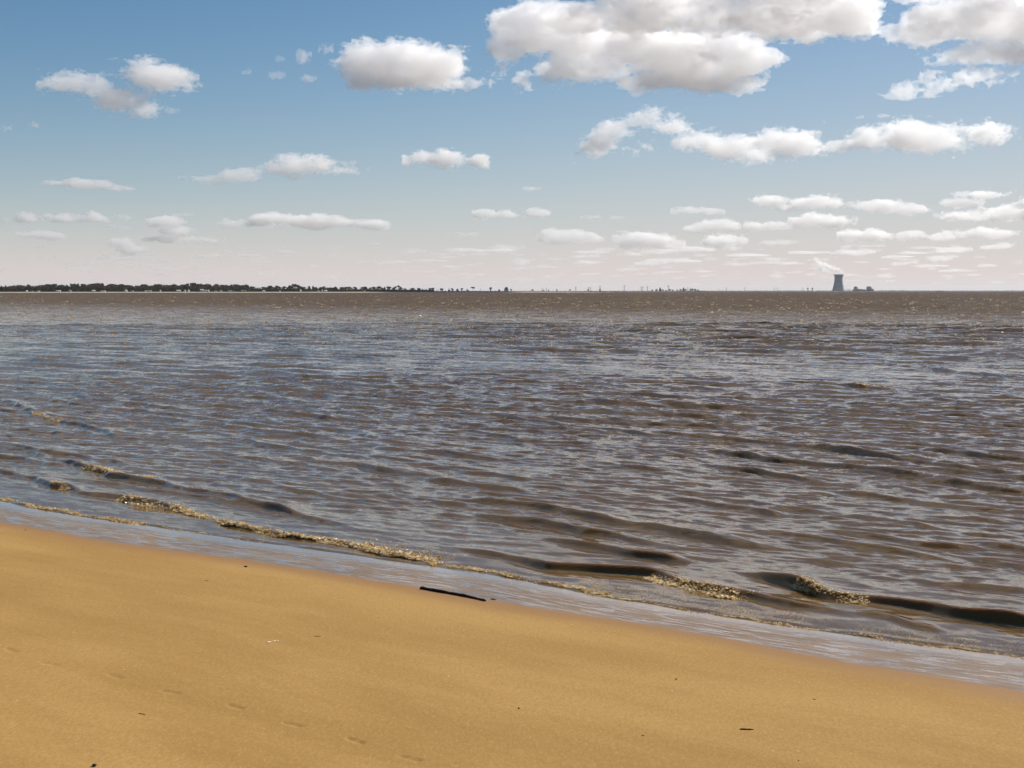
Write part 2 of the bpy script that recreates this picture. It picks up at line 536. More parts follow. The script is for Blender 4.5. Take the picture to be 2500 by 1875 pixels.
def build_water():
    radii = (geo(14.0, 20.0, 0.01) + geo(20.0, 92.0, 0.0024) + geo(92.0, 240.0, 0.0042)
             + geo(240.0, 1500.0, 0.010) + geo(1500, 60000, 0.06) + [60000.0])
    rr = np.array(radii)
    X, Y, nc = polar_grid(radii, 22.5, 640, 80, 32)
    dr = np.gradient(rr)[:, None] * np.ones_like(X)
    rad = rr[:, None] * np.ones_like(X)
    u, v = uv_of(X, Y)
    dsh = v - along(WATER_EDGE, u)               # metres seaward of the edge
    Z = np.zeros_like(X)
    # wind chop: many crossing wave trains running on to the shore, in patches
    r2 = np.random.default_rng(11)
    wx = 0.45 * noise2(u, v, 60.0, TILE2S)
    wy = 0.45 * noise2(u + 31.0, v + 57.0, 60.0, TILE2S)
    patch = np.clip(1.0 + 0.20 * noise2(u * 0.5, v, 70.0, TILE2S), 0.6, 1.35)
    n_c = 112
    lam = np.geomspace(0.27, 9.0, n_c)
    slope = np.where(lam < 0.45, 0.042, np.where(lam < 1.1, 0.047, np.where(lam < 5, 0.024, 0.016)))
    base_dir = math.atan2(-0.80, -0.60)
    active = rad < 1500
    for i in range(n_c):
        L = lam[i]
        if L > 5:
            hold = sstep(40, 110, dsh)
        elif L > 1.1:
            hold = 0.34 + 0.66 * sstep(14, 50, dsh)
        else:
            hold = 1.0
        fade = np.clip((L / dr - 2.2) / 2.0, 0, 1) * hold
        sel = active & (fade > 0.02)
        if not sel.any():
            continue
        a = base_dir + r2.normal(0, 0.24 if L > 1.2 else 0.36)
        # the trains turn as they come in from deeper water
        k = 2 * math.pi / L
        ph = k * ((X[sel] + wx[sel]) * math.cos(a) + (Y[sel] + wy[sel]) * math.sin(a)) + r2.uniform(0, 6.28)
        w = np.sin(ph)
        w = w + 0.32 * np.cos(2 * ph + 1.2)      # peaky, leaning crests
        f = fade[sel] if not np.isscalar(fade) else fade
        Z[sel] += slope[i] / k * w * f * patch[sel]
    calm = 0.12 + 0.88 * sstep(0.3, 8.0, dsh)
    Z *= calm
    far = sstep(55, 160, dsh)
    Z *= 1.0 + 0.9 * far
    # the long crests
    for ci, (pts, h, wf, wb) in enumerate(CRESTS):
        cu, cv = curve(pts)
        sel = (u > cu[0]) & (u < cu[-1]) & (np.abs(v - np.interp(u, cu, cv)) < 7 * wb) & (rad < 300)
        if not sel.any():
            continue
        us = u[sel]
        h, wf, wb = (h * .82, wf * .6, wb * .45) if wb < .8 else (h * .78, wf * .5, wb * .36)
        sc = 1.0 if wb < 0.8 else 1.6
        wf = np.maximum(wf, 0.85 * dr[sel])
        q = us + 7.3 * ci
        jit = (0.07 * np.sin(q * 1.9 + 1.3 * np.sin(q * 0.7)) + 0.025 * np.sin(q * 3.7 + 2.0 * np.sin(q * 0.9) + ci)
               + 0.010 * np.sin(q * 8.1 + 1.7 * np.sin(q * 2.3)))
        p = v[sel] - np.interp(us, *smooth_curve((cu, cv), 41)) - jit * sc
        span = cu[-1] - cu[0]
        env = sstep(0, 0.22 * span, us - cu[0]) * sstep(0, 0.22 * span, cu[-1] - us)
        env = env * (0.86 + 0.22 * np.sin(q * 1.1 + np.sin(q * 0.53 + ci)) + 0.10 * np.sin(q * 3.1 + ci))
        prof = np.where(p < 0, np.exp(-(np.abs(p) / (1.35 * wf)) ** 1.9), np.exp(-(np.abs(p) / wb) ** 1.1))
        Z[sel] *= 1 - 0.65 * np.clip(env, 0, 1) * np.exp(-((p + .5 * wf) / (2.4 * wf)) ** 2)
        trough = np.exp(-((p + 2.6 * wf) / (2.0 * wf)) ** 2)
        Z[sel] += h * env * (prof - 0.22 * trough)
    # thin rounded lip where the last wash stops
    lip = np.exp(-((dsh - 0.16) / 0.13) ** 2)
    Z += 0.016 * lip * (1 + 0.5 * np.sin(u * 2.3 + 2 * np.sin(u * 0.6)) + 0.3 * np.sin(u * 6.1 + np.sin(u * 1.7))) + 0.012 * sstep(0.0, 0.6, dsh) - 0.004
    Z[dsh < -2.5] = -0.3
    me = mesh_np('water', np.stack((X, Y, Z), -1).reshape(-1, 3), grid_faces(len(radii), nc))
    me.flip_normals() if me.polygons[10].normal.z < 0 else None
    vec_attr(me, 'shore', np.stack((u, dsh, Z), -1))
    return me, (u, v, Z, X, Y)


m, nt, out = material('brown_estuary_water')
g = N(nt)
geom = g.new('ShaderNodeNewGeometry')
pos = geom.outputs['Position']
sh = g.attr('shore').outputs['Vector']
sepw = g.new('ShaderNodeSeparateXYZ', Vector=sh)
rot = g.mapping(pos, (1, 1, 1), (0, 0, math.atan2(0.6, 0.8)))
st1 = g.mapping(rot, (0.35, 1.0, 1.0))
st2 = g.mapping(rot, (0.45, 1.0, 1.0))


def jitter(src, scale, detail, amt):
    c = g.noise(src, scale, detail, 0.6).outputs['Color']
    return g.vmath('MULTIPLY', g.vmath('SUBTRACT', c, (0.5, 0.5, 0.5)), (amt, amt, 0.0))


gust = g.ramp(g.noise(g.mapping(rot, (0.35, 1, 1)), 0.05, 3.0).outputs['Fac'], 0.35, 0.65, 0.8, 1.15)
shallow = g.ramp(sepw.outputs['Y'], 0.2, 6.0, 0.25, 1.0)
offs = g.vmath('ADD', g.vmath('ADD', jitter(st1, 7.0, 3.0, 0.52), jitter(st2, 2.1, 3.0, 0.40)),
               jitter(st2, 0.45, 3.0, 0.30))
offs = g.vmath('SCALE', offs, scale=g.math('MULTIPLY', gust, g.math('MULTIPLY', shallow, g.ramp(sepw.outputs['Y'], 20, 190, 1.0, 4.2))))
# steep unresolved fronts of the offshore chop all face the shore
lean = g.vmath('SCALE', (-0.12, -0.99, 0.0), scale=g.ramp(sepw.outputs['Y'], 40, 420, 0.0, 0.48))
nrm = g.vmath('NORMALIZE', g.vmath('ADD', g.vmath('ADD', geom.outputs['Normal'], offs), lean))
silt = g.noise(g.mapping(rot, (0.3, 1, 1)), 0.35, 3.0).outputs['Fac']
wc = g.mix(silt, (0.112, 0.063, 0.019, 1), (0.152, 0.089, 0.029, 1))
b = g.new('ShaderNodeBsdfPrincipled', Roughness=0.08, IOR=1.333)
b.inputs['Specular Tint'].default_value = (1.0, 0.92, 0.79, 1)
nt.links.new(wc, b.inputs['Base Color'])
nt.links.new(nrm, b.inputs['Normal'])
b.inputs['Subsurface Weight'].default_value = 1.0
b.inputs['Subsurface Radius'].default_value = (1.0, 0.42, 0.12)
b.inputs['Subsurface Scale'].default_value = 0.30
nt.links.new(b.outputs[0], out.inputs['Surface'])
MAT_WATER = m
water_me, WGRID = build_water()
water = link_mesh('water', water_me, MAT_WATER)
tag(water, 'brown choppy estuary water with low waves running on to the beach', kind='structure')

# ------------------------------------------------------------------ far shores
def empty(name, loc):
    o = bpy.data.objects.new(name, None)
    COL.objects.link(o)
    o.location = loc
    o.empty_display_size = 1.0
    return o


LEFT_SHORE = [(-700, 4450), (-200, 4520), (0, 4600), (300, 4720), (640, 4900), (860, 5050), (1060, 5200), (1280, 5650),
              (1400, 5950), (1500, 6250)]


def shore_range(px):
    return float(np.interp(px, [p[0] for p in LEFT_SHORE], [p[1] for p in LEFT_SHORE]))


def land_strip(name, line, rise, depth, mat, label, seed):
    """Low land behind a waterline: beach slope, bank and flat ground, ending in rounded points."""
    pts = []
    r = random.Random(seed)
    n = 90
    xs = np.linspace(line[0][0], line[-1][0], n)
    verts = []
    prof = [(-6, -0.6, 0), (0, 0.0, 0), (14, 0.55, 0), (26, 0.72, 1), (40, 1.0, 1), (depth * 0.5, 1.05, 1), (depth, 1.0, 1), (depth + 30, -0.6, 0)]
    for i, px in enumerate(xs):
        d = float(np.interp(px, [p[0] for p in line], [p[1] for p in line])) + r.uniform(-9, 9)
        t = i / (n - 1)
        taper = min(1.0, 14 * t + .02, 14 * (1 - t) + .02)
        for back, up, _ in prof:
            x, y = at_range(px, d + (back * taper if back > 0 else back))
            verts.append((x, y, max(up, 0) * rise * taper * r.uniform(.9, 1.1) + (-1.0 if up < 0 else 0.02)))
    me = mesh_np(name, np.array(verts), grid_faces(n, len(prof)), smooth=False)
    return tag(link_mesh(name, me, mat), label, kind='structure')


def two_tone(name, low, high, z0, z1):
    m, nt, out = material(name)
    g = N(nt)
    pos = g.new('ShaderNodeNewGeometry').outputs['Position']
    sep = g.new('ShaderNodeSeparateXYZ', Vector=pos)
    nz = g.noise(pos, 0.02, 4.0).outputs['Fac']
    f = g.ramp(g.math('ADD', sep.outputs['Z'], g.math('MULTIPLY', g.math('SUBTRACT', nz, .5), 1.2)), z0, z1)
    b = g.new('ShaderNodeBsdfPrincipled', Roughness=0.95)
    nt.links.new(g.mix(f, low, high), b.inputs['Base Color'])
    nt.links.new(b.outputs[0], out.inputs['Surface'])
    return m


MAT_BANK = two_tone('far_sandy_bank', (0.50, 0.42, 0.31, 1), (0.10, 0.09, 0.045, 1), 1.5, 2.3)
MAT_MARSH = two_tone('far_marsh', (0.22, 0.19, 0.13, 1), (0.085, 0.085, 0.055, 1), 0.4, 1.4)
land_strip('far_shore', LEFT_SHORE, 3.4, 420, MAT_BANK, 'low wooded shore with a pale sand strip on the left', 1)
land_strip('marsh_point', [(1440, 8000), (1560, 8000), (1725, 8150)], 3.2, 300, MAT_MARSH, 'dark low marsh point beside the far wooded shore', 2)
land_strip('island', [(1690, 12400), (1900, 12250), (2150, 12250), (2300, 12500)], 3.4, 900, MAT_MARSH, 'low island that carries the power station', 3)
land_strip('distant_shore', [(2260, 15500), (2500, 15200), (2900, 15000)], 5.0, 900, MAT_MARSH, 'faint distant shore at the right', 4)


def leaf_mesh(name, centres, sizes, seed, flat=0.5):
    """Many small tilted leaf clumps (quads) at the given centres."""
    r = np.random.default_rng(seed)
    n = len(centres)
    c = np.asarray(centres, float)
    s = np.asarray(sizes, float)[:, None]
    a = r.normal(size=(n, 3))
    a /= np.linalg.norm(a, axis=1)[:, None]
    b = np.cross(a, r.normal(size=(n, 3)))
    b /= np.linalg.norm(b, axis=1)[:, None]
    a, b = a * s, b * s * r.uniform(0.55, 1.0, (n, 1))
    v = np.stack((c - a, c - b * .9, c + a, c + b), 1).reshape(-1, 3)
    return mesh_np(name, v, np.arange(4 * n).reshape(n, 4), smooth=False)


def leaf_material(name, c1, c2, bright):
    m, nt, out = material(name)
    g = N(nt)
    tc = g.new('ShaderNodeTexCoord').outputs['Object']
    oi = g.new('ShaderNodeObjectInfo').outputs['Random']
    nz = g.noise(tc, 0.35, 2.0).outputs['Fac']
    f = g.math('ADD', g.ramp(nz, 0.3, 0.7), g.math('MULTIPLY', g.math('SUBTRACT', oi, 0.5), 0.9), True)
    c = g.mix(f, c1, c2)
    d = g.new('ShaderNodeBsdfDiffuse')
    nt.links.new(c, d.inputs['Color'])
    t = g.new('ShaderNodeBsdfTranslucent')
    nt.links.new(c, t.inputs['Color'])
    mx = g.new('ShaderNodeMixShader')
    mx.inputs[0].default_value = bright
    nt.links.new(d.outputs[0], mx.inputs[1])
    nt.links.new(t.outputs[0], mx.inputs[2])
    nt.links.new(mx.outputs[0], out.inputs['Surface'])
    return m


MAT_LEAF = {
    'green': leaf_material('leaf_green', (0.040, 0.046, 0.026, 1), (0.075, 0.078, 0.042, 1), 0.3),
    'evergreen': leaf_material('leaf_evergreen', (0.018, 0.028, 0.020, 1), (0.035, 0.045, 0.028, 1), 0.15),
    'russet': leaf_material('leaf_russet', (0.115, 0.058, 0.034, 1), (0.175, 0.092, 0.050, 1), 0.35),
    'olive': leaf_material('leaf_olive', (0.075, 0.065, 0.030, 1), (0.130, 0.105, 0.045, 1), 0.3),
    'bare': leaf_material('leaf_twigs', (0.070, 0.060, 0.050, 1), (0.110, 0.095, 0.075, 1), 0.1),
}
MAT_BARK = simple_mat('bark', (0.06, 0.045, 0.035), 0.95, 0.25, 1.0)


def tree_meshes(kind, seed):
    """A unit tree one metre tall: trunk with limbs, and a crown of leaf clumps."""
    r = random.Random(seed)
    rn = np.random.default_rng(seed)
    # trunk and limbs
    segs = [((0, 0, 0), (r.uniform(-.02, .02), r.uniform(-.02, .02), .42), .024, .015)]
    top = segs[0][1]
    lobes = []
    if kind == 'evergreen':
        segs.append((top, (0, 0, .92), .015, .004))
        for k in range(9):
            z = .22 + .08 * k
            rad = .23 * (1 - k / 9.5) ** .75 + .03
            for j in range(4):
                a = r.uniform(0, 6.28)
                lobes.append((math.cos(a) * rad * .5, math.sin(a) * rad * .5, z + r.uniform(-.03, .03), rad * .62, .055))
    elif kind == 'pine':
        segs.append((top, (.02, 0, .85), .015, .006))
        for k in range(6):
            a = r.uniform(0, 6.28)
            lobes.append((math.cos(a) * .17, math.sin(a) * .17, r.uniform(.70, .92), .14, .07))
    else:
        for k in range(7):
            a = k * 0.9 + r.uniform(-.3, .3)
            e = (math.cos(a) * r.uniform(.12, .27), math.sin(a) * r.uniform(.12, .27), r.uniform(.55, .86))
            segs.append((top if k % 2 else (0, 0, .3), e, .012, .004))
            lobes.append((*e, r.uniform(.11, .17), r.uniform(.09, .13)))
        lobes.append((0, 0, .84, .15, .12))
        lobes.append((r.uniform(-.1, .1), r.uniform(-.1, .1), .45, .24, .16))
        if r.random() < .6:
            lobes.append((r.uniform(-.15, .15), r.uniform(-.15, .15), .30, .2, .14))
    vs, fs = [], []
    for p, q, ra, rb in segs:
        b0 = len(vs)
        for (c, rad) in ((p, ra), (q, rb)):
            for j in range(6):
                a = j * math.pi / 3
                vs.append((c[0] + rad * math.cos(a), c[1] + rad * math.sin(a), c[2]))
        for j in range(6):
            fs.append((b0 + j, b0 + (j + 1) % 6, b0 + 6 + (j + 1) % 6, b0 + 6 + j))
    trunk = mesh_np('trunk', np.array(vs), np.array(fs))
    cs, ss = [], []
    per = 40 if kind != 'bare' else 16
    for (x, y, z, rh, rv) in lobes:
        p = rn.normal(size=(per, 3))
        p /= np.linalg.norm(p, axis=1)[:, None]
        p *= rn.uniform(.45, 1.05, (per, 1))
        cs += [(x + a * rh, y + b * rh, z + c * rv) for a, b, c in p]
        ss += list(rn.uniform(.035, .085, per) if kind != 'bare' else rn.uniform(.008, .03, per))
    crown = leaf_mesh('crown', cs, ss, seed + 5)
    crown.materials.append(MAT_LEAF['evergreen' if kind == 'pine' else kind])
    trunk.materials.append(MAT_BARK)
    return trunk, crown


TREES = {k: [tree_meshes(k, 100 * i + j) for j in range(4)] for i, k in enumerate(('green', 'evergreen', 'russet', 'olive', 'bare', 'pine'))}


def tree(px, dist, height, kind, label, group=None, spread=1.0, base=3.2, variant=None):
    x, y = at_range(px, dist)
    root = empty('pine_tree' if kind == 'pine' else 'tree', (x, y, base - 0.3))
    root.scale = (height * spread, height * spread, height)
    root.rotation_euler[2] = random.uniform(0, 6.28)
    tr, cr = TREES[kind][random.randrange(4) if variant is None else variant]
    for nm, me in (('trunk', tr), ('crown', cr)):
        o = bpy.data.objects.new(nm, me)
        COL.objects.link(o)
        o.parent = root
    return tag(root, label, 'tree', group)


M_PX = 1.0 / FPX      # metres per picture column per metre of distance


def wood_top(px):
    """Height in picture pixels of the wood on the left shore."""
    return float(np.interp(px, [-100, 0, 40, 60, 90, 160, 240, 300, 340, 420, 490, 540, 600, 612, 625, 640, 665, 690, 722, 745, 800, 830, 880, 930, 950, 985, 1000, 1060],
                           [15, 15, 15, 16.5, 17.5, 18.5, 20.5, 18.5, 17.5, 18, 20.5, 18.5, 18.5, 15, 12, 13.5, 14, 13, 18, 14, 12.5, 12, 11.5, 12.5, 14, 11, 9.5, 9.5]))


KIND_WORDS = {'green': 'dark green leafy', 'evergreen': 'near black conical evergreen', 'russet': 'russet brown autumn',
              'olive': 'yellowish olive', 'bare': 'thin bare grey'}
random.seed(21)
px = -70.0
while px < 1060:
    d = shore_range(px)
    dense = px < 612
    pool = (['russet'] * 6 + ['green'] * 3 + ['olive'] * 1 + ['evergreen'] * 1) if dense else (['green'] * 5 + ['evergreen'] * 2 + ['russet'] * 1 + ['bare'] * 2 + ['olive'])
    where = 'in the dense wood on the far left shore' if dense else 'in the patchy treeline right of the dense wood'
    for row in range(2 if dense else 1):
        k = random.choice(pool)
        if row == 0 and dense and random.random() < .5:
            k = 'green'
        back = 60 + 110 * row + random.uniform(0, 60)
        h = wood_top(px) * (d + back) * M_PX * (random.uniform(.62, .88) if (row == 0 and dense) else random.uniform(.88, 1.16)) - 1.0
        tree(px + random.uniform(-3, 3), d + back, h, k, f'{KIND_WORDS[k]} tree {where}', 'trees of the far left shore',
             spread=random.uniform(1.1, 1.5) if k != 'evergreen' else 1.0)
    px += random.uniform(6.5, 9.5)

# single trees that stand clear of the wood
SINGLE = [
    (721, 19.5, 'green', 'tall round dark tree rising above the patchy treeline', 1.1),
    (731, 17.5, 'green', 'second tallest round tree beside the tallest in the patchy treeline', 1.0),
    (679, 16, 'olive', 'olive pointed tree left of the tallest round tree', .9),
    (974, 16.5, 'pine', 'tall thin pine with a small tuft at the right of the treeline', .8),
    (967, 14, 'pine', 'shorter pine beside the thin tufted pine', .9),
    (1077, 9, 'green', 'small dark tree at the right end of the treeline', 1.0),
    (1068, 7, 'bare', 'small bare tree at the end of the patchy treeline', 1.1),
    (1081, 8, 'green', 'low dark tree among the scattered trees past the wood', 1.0),
    (1097, 9.5, 'bare', 'pale bare tree over a small house past the treeline', 1.2),
    (1105, 8.5, 'green', 'dark tree just right of the pale bare tree', 1.2),
    (1117, 7.5, 'green', 'dark tree behind the first grey cottage past the wood', 1.2),
    (1128, 9, 'green', 'round dark tree between two grey cottages', 1.0),
    (1140, 8, 'bare', 'bare tree beside the second grey cottage', 1.2),
    (1155, 12, 'pine', 'umbrella topped pine standing clear on the low shore', 1.5),
    (1174, 8, 'bare', 'bare shrubby tree right of the umbrella topped pine', 1.2),
    (1198, 11, 'green', 'rounded tree standing alone near the middle of the horizon', .9),
    (1236, 12, 'green', 'dark tree above the white barn on the horizon', 1.0),
    (1219, 6, 'green', 'low wide dark tree left of the white barn', 1.8),
    (1248, 7, 'olive', 'small tree right of the white barn', 1.0),
    (1300, 6, 'green', 'dark clump of a tree on the bare low shore', 1.5),
    (1327, 4.5, 'green', 'tiny dark tree on the low shore under a pylon', 1.2),
    (1339, 5, 'evergreen', 'tiny conical tree on the low shore', 1.2),
    (1359, 7, 'evergreen', 'narrow dark evergreen alone on the low shore', .9),
    (1391, 6, 'green', 'small round tree on the thin end of the shore', 1.2),
    (1435, 5.5, 'green', 'dark shrub tree near the tip of the shore', 1.5),
    (1464, 7, 'green', 'last tree on the tip of the wooded shore', 1.0),
]
for spx, hp, k, lab, spr in SINGLE:
    d = shore_range(spx) + 70
    tree(spx, d, hp * d * M_PX, k, lab, spread=spr)
MARSH_TREES = [(1591, 5), (1601, 6), (1610, 10), (1617, 5.5), (1624, 4), (1633, 6.5), (1641, 5), (1652, 5), (1660, 6), (1667, 10), (1672, 6), (1684, 6), (1688, 8), (1695, 7), (1702, 5)]
for i, (spx, hp) in enumerate(MARSH_TREES):
    d = 8120 + random.uniform(0, 120)
    lab = {2: 'tall dark tree on the marsh point', 9: 'pointed tree in the middle of the marsh point'}.get(i, 'low dark tree in the clump on the marsh point')
    tree(spx, d, hp * d * M_PX, 'evergreen' if i in (2, 9) else 'green', lab, 'trees on the marsh point', spread=1.1 if i in (2, 9) else 1.5, base=2.6)
for spx, hp, lab in ((2149, 4.2, 'tiny dark tree right of the reactor buildings'), (1992, 2.6, 'tiny dark bush left of the cooling tower')):
    tree(spx, 12350, hp * 12350 * M_PX, 'green', lab, spread=1.3)


def scrub(name, spans, label, mat, seed, size, per_px):
    r = np.random.default_rng(seed)
    cs, ss = [], []
    for (a, b, dist_a, dist_b, ha, hb) in spans:
        n = int((b - a) * per_px)
        for _ in range(n):
            p = r.uniform(a, b)
            t = (p - a) / (b - a)
            d = dist_a + (dist_b - dist_a) * t + r.uniform(45, 150)
            x, y = at_range(p, d)
            top = (ha + (hb - ha) * t) * (1 + .3 * math.sin(p * .9) * math.sin(p * .23))
            cs.append((x, y, 1.5 + r.uniform(0, 1) * max(top, 0.5)))
            ss.append(r.uniform(.5, 1.0) * size)
    return tag(link_mesh(name, leaf_mesh(name, cs, ss, seed), mat), label, kind='stuff')


scrub('undergrowth', [(-700, -80, 4480, 4600, 21, 20), (-80, 612, 4600, 4880, 18, 18), (612, 1060, 4890, 5200, 12, 7)], 'dark undergrowth between the trees of the far wood', MAT_LEAF['green'], 5, 3.4, 34)
scrub('shore_scrub', [(1060, 1480, 5200, 6150, 4.5, 3.5)], 'low dark scrub along the open end of the wooded shore', MAT_LEAF['olive'], 6, 1.8, 9)
scrub('marsh_reeds', [(1440, 1720, 8000, 8100, 4.5, 5.0)], 'dark reeds along the marsh point', MAT_LEAF['evergreen'], 7, 2.2, 9)
scrub('island_scrub', [(1690, 1900, 12400, 12250, 6, 7), (1900, 2150, 12250, 12250, 8, 8), (2150, 2300, 12250, 12450, 9, 7), (2280, 2560, 15400, 15200, 8, 12)],
      'dark scrub along the distant island shore', MAT_LEAF['green'], 8, 3.6, 7)

# ------------------------------------------------------------------ cottages on the far shore
MAT_WHITE = simple_mat('white_clapboard', (0.72, 0.71, 0.68), 0.7, 0.05, 0.2)
MAT_CREAM = simple_mat('cream_clapboard', (0.55, 0.50, 0.42), 0.7, 0.05, 0.2)
MAT_GREYW = simple_mat('grey_clapboard', (0.34, 0.35, 0.36), 0.7, 0.05, 0.2)
MAT_ROOFG = simple_mat('grey_shingle', (0.30, 0.29, 0.28), 0.8, 0.1, 0.3)
MAT_ROOFW = simple_mat('pale_metal_roof', (0.75, 0.75, 0.74), 0.5, 0.05, 0.3)
MAT_PANE = simple_mat('dark_window_glass', (0.03, 0.035, 0.04), 0.1, 0.05, 0.3, 0.5)


def box_mesh(name, x0, x1, y0, y1, z0, z1):
    v = [(x0, y0, z0), (x1, y0, z0), (x1, y1, z0), (x0, y1, z0), (x0, y0, z1), (x1, y0, z1), (x1, y1, z1), (x0, y1, z1)]
    f = [(0, 3, 2, 1), (4, 5, 6, 7), (0, 1, 5, 4), (1, 2, 6, 5), (2, 3, 7, 6), (3, 0, 4, 7)]
    return mesh_np(name, np.array(v, float), np.array(f), smooth=False)


def cottage(px, w_px, h_px, wall, roof, label, gable_front=False, base=3.3, back=42):
    d = shore_range(px) + back
    x, y = at_range(px, d)
    w, h = w_px * d * M_PX, h_px * d * M_PX
    root = empty('cottage', (x, y, base))
    tag(root, label, 'house')
    dep = 9.0
    wall_h = h * .58
    if gable_front:
        v = [(-w / 2, 0, 0), (w / 2, 0, 0), (w / 2, 0, wall_h), (0, 0, h), (-w / 2, 0, wall_h),
             (-w / 2, dep, 0), (w / 2, dep, 0), (w / 2, dep, wall_h), (0, dep, h), (-w / 2, dep, wall_h)]
        me = bpy.data.meshes.new('wall')
        me.from_pydata(v, [], [(0, 1, 2, 3, 4), (9, 8, 7, 6, 5), (1, 6, 7, 2), (0, 4, 9, 5)])
        link_mesh('wall', me, wall, root)
        e = w * .06
        rv = [(-w / 2 - e, -.5, wall_h - e), (0, -.5, h + .2), (w / 2 + e, -.5, wall_h - e),
              (-w / 2 - e, dep + .5, wall_h - e), (0, dep + .5, h + .2), (w / 2 + e, dep + .5, wall_h - e)]
        rv += [(a, b, c + .35) for a, b, c in rv]
        rf = [(0, 1, 4, 3), (1, 2, 5, 4), (6, 9, 10, 7), (7, 10, 11, 8), (0, 6, 7, 1), (1, 7, 8, 2), (3, 4, 10, 9), (4, 5, 11, 10), (0, 3, 9, 6), (2, 8, 11, 5)]
    else:
        link_mesh('wall', box_mesh('wall', -w / 2, w / 2, 0, dep, 0, wall_h), wall, root)
        o = .6
        rv = [(-w / 2 - o, -o, wall_h + .02), (w / 2 + o, -o, wall_h + .02), (w / 2 + o, dep + o, wall_h + .02), (-w / 2 - o, dep + o, wall_h + .02),
              (-w / 2 - o, dep / 2, h), (w / 2 + o, dep / 2, h)]
        rf = [(0, 1, 5, 4), (2, 3, 4, 5), (1, 2, 5), (3, 0, 4), (0, 3, 2, 1)]
    me = bpy.data.meshes.new('roof')
    me.from_pydata(rv, [], rf)
    link_mesh('roof', me, roof, root)
    for k in (-.27, .27):
        link_mesh('window', box_mesh('window', k * w - w * .07, k * w + w * .07, -.12, .05, wall_h * .35, wall_h * .78), MAT_PANE, root)
    return root


for c in [
    (69, 4, 2.6, MAT_CREAM, MAT_ROOFW, 'small cream cottage at the left end of the far shore', True),
    (82, 4, 1.8, MAT_GREYW, MAT_ROOFG, 'low grey cottage second from the left on the far shore'),
    (98, 5, 2.6, MAT_WHITE, MAT_ROOFG, 'white cottage third from the left on the far shore'),
    (142, 4, 2.8, MAT_CREAM, MAT_ROOFG, 'cream gabled cottage, left one of a close pair', True),
    (148.5, 5.5, 3.2, MAT_CREAM, MAT_ROOFW, 'cream cottage with pale roof, right one of a close pair'),
    (174, 6.5, 4.2, MAT_GREYW, MAT_ROOFG, 'tall grey house among dark trees on the far shore', True),
    (232, 6.5, 4.0, MAT_GREYW, MAT_ROOFW, 'house with a bright white roof on the far left shore'),
    (252, 6, 2.8, MAT_CREAM, MAT_ROOFG, 'low cream cottage right of the bright white roof'),
    (259, 3.5, 2.8, MAT_WHITE, MAT_ROOFG, 'narrow white gabled cottage right of the low cream one', True),
    (310, 7, 4.4, MAT_WHITE, MAT_ROOFW, 'bright white gabled house before a gap in the wood', True),
    (327, 5, 2.5, MAT_GREYW, MAT_ROOFG, 'low grey cottage right of the white gabled house'),
    (358, 3.6, 2.2, MAT_WHITE, MAT_ROOFW, 'tiny white boathouse close to the sand strip', True),
    (368, 9, 3.4, MAT_GREYW, MAT_ROOFG, 'long grey house behind the tiny white boathouse'),
    (394, 3, 4.2, MAT_CREAM, MAT_ROOFG, 'narrow tall cream house among dark trees', True),
    (439, 9, 4.2, MAT_GREYW, MAT_ROOFW, 'wide grey house with pale green grey roof'),
    (454, 4, 4.6, MAT_WHITE, MAT_ROOFG, 'white house left of the russet shrubs', True),
    (463, 3.4, 4.0, MAT_WHITE, MAT_ROOFW, 'narrow white house next to the russet shrubs', True),
    (495, 7, 6.3, MAT_GREYW, MAT_ROOFW, 'tall house with a broad white roof behind the marker pole'),
    (503, 7, 4.8, MAT_WHITE, MAT_ROOFG, 'large white house right of the broad white roof'),
    (511, 4.5, 4.4, MAT_WHITE, MAT_ROOFW, 'white gabled house at the right of the white cluster', True),
    (529, 5, 2.4, MAT_GREYW, MAT_ROOFG, 'low dull house right of the white cluster'),
    (541, 7, 4.4, MAT_WHITE, MAT_ROOFG, 'white house with grey roof left of the low bungalow', True),
    (563, 8, 3.2, MAT_CREAM, MAT_ROOFW, 'long cream bungalow with a pale roof'),
    (572, 4, 2.6, MAT_GREYW, MAT_ROOFG, 'small grey cottage right of the cream bungalow'),
    (597, 11, 4.0, MAT_GREYW, MAT_ROOFW, 'wide house with white roof at the right end of the dense wood'),
    (646, 5, 3.0, MAT_CREAM, MAT_ROOFW, 'small cream cottage in the patchy treeline'),
    (685, 3, 2.6, MAT_WHITE, MAT_ROOFG, 'tiny white cottage under the olive tree'),
    (735, 4, 4.6, MAT_WHITE, MAT_ROOFW, 'bright white gabled house under the tallest round tree', True),
    (779, 5, 2.6, MAT_CREAM, MAT_ROOFG, 'low cream cottage left of a pair of pale houses'),
    (788, 4, 4.0, MAT_GREYW, MAT_ROOFW, 'grey house, left one of a pale pair', True),
    (797, 6, 3.6, MAT_GREYW, MAT_ROOFW, 'wide grey house, right one of a pale pair'),
    (891, 3, 3.4, MAT_CREAM, MAT_ROOFG, 'narrow cream house in the thin part of the treeline', True),
    (1097, 6, 5.0, MAT_GREYW, MAT_ROOFW, 'pale grey cottage under the bare tree past the wood', True),
    (1118, 6, 5.0, MAT_GREYW, MAT_ROOFW, 'first grey gabled cottage on the open low shore', True),
    (1142, 6, 5.0, MAT_GREYW, MAT_ROOFW, 'second grey gabled cottage on the open low shore', True),
    (1236, 10, 6.4, MAT_WHITE, MAT_ROOFG, 'broad white barn standing alone in mid horizon'),
]:
    cottage(*c)

# ------------------------------------------------------------------ pylons, markers, plant
MAT_STEEL = simple_mat('galvanised_steel', (0.26, 0.27, 0.29), 0.6, 0.1, 0.1)
MAT_DARK = simple_mat('dark_tarred_timber', (0.03, 0.03, 0.03), 0.8, 0.2, 1.0)


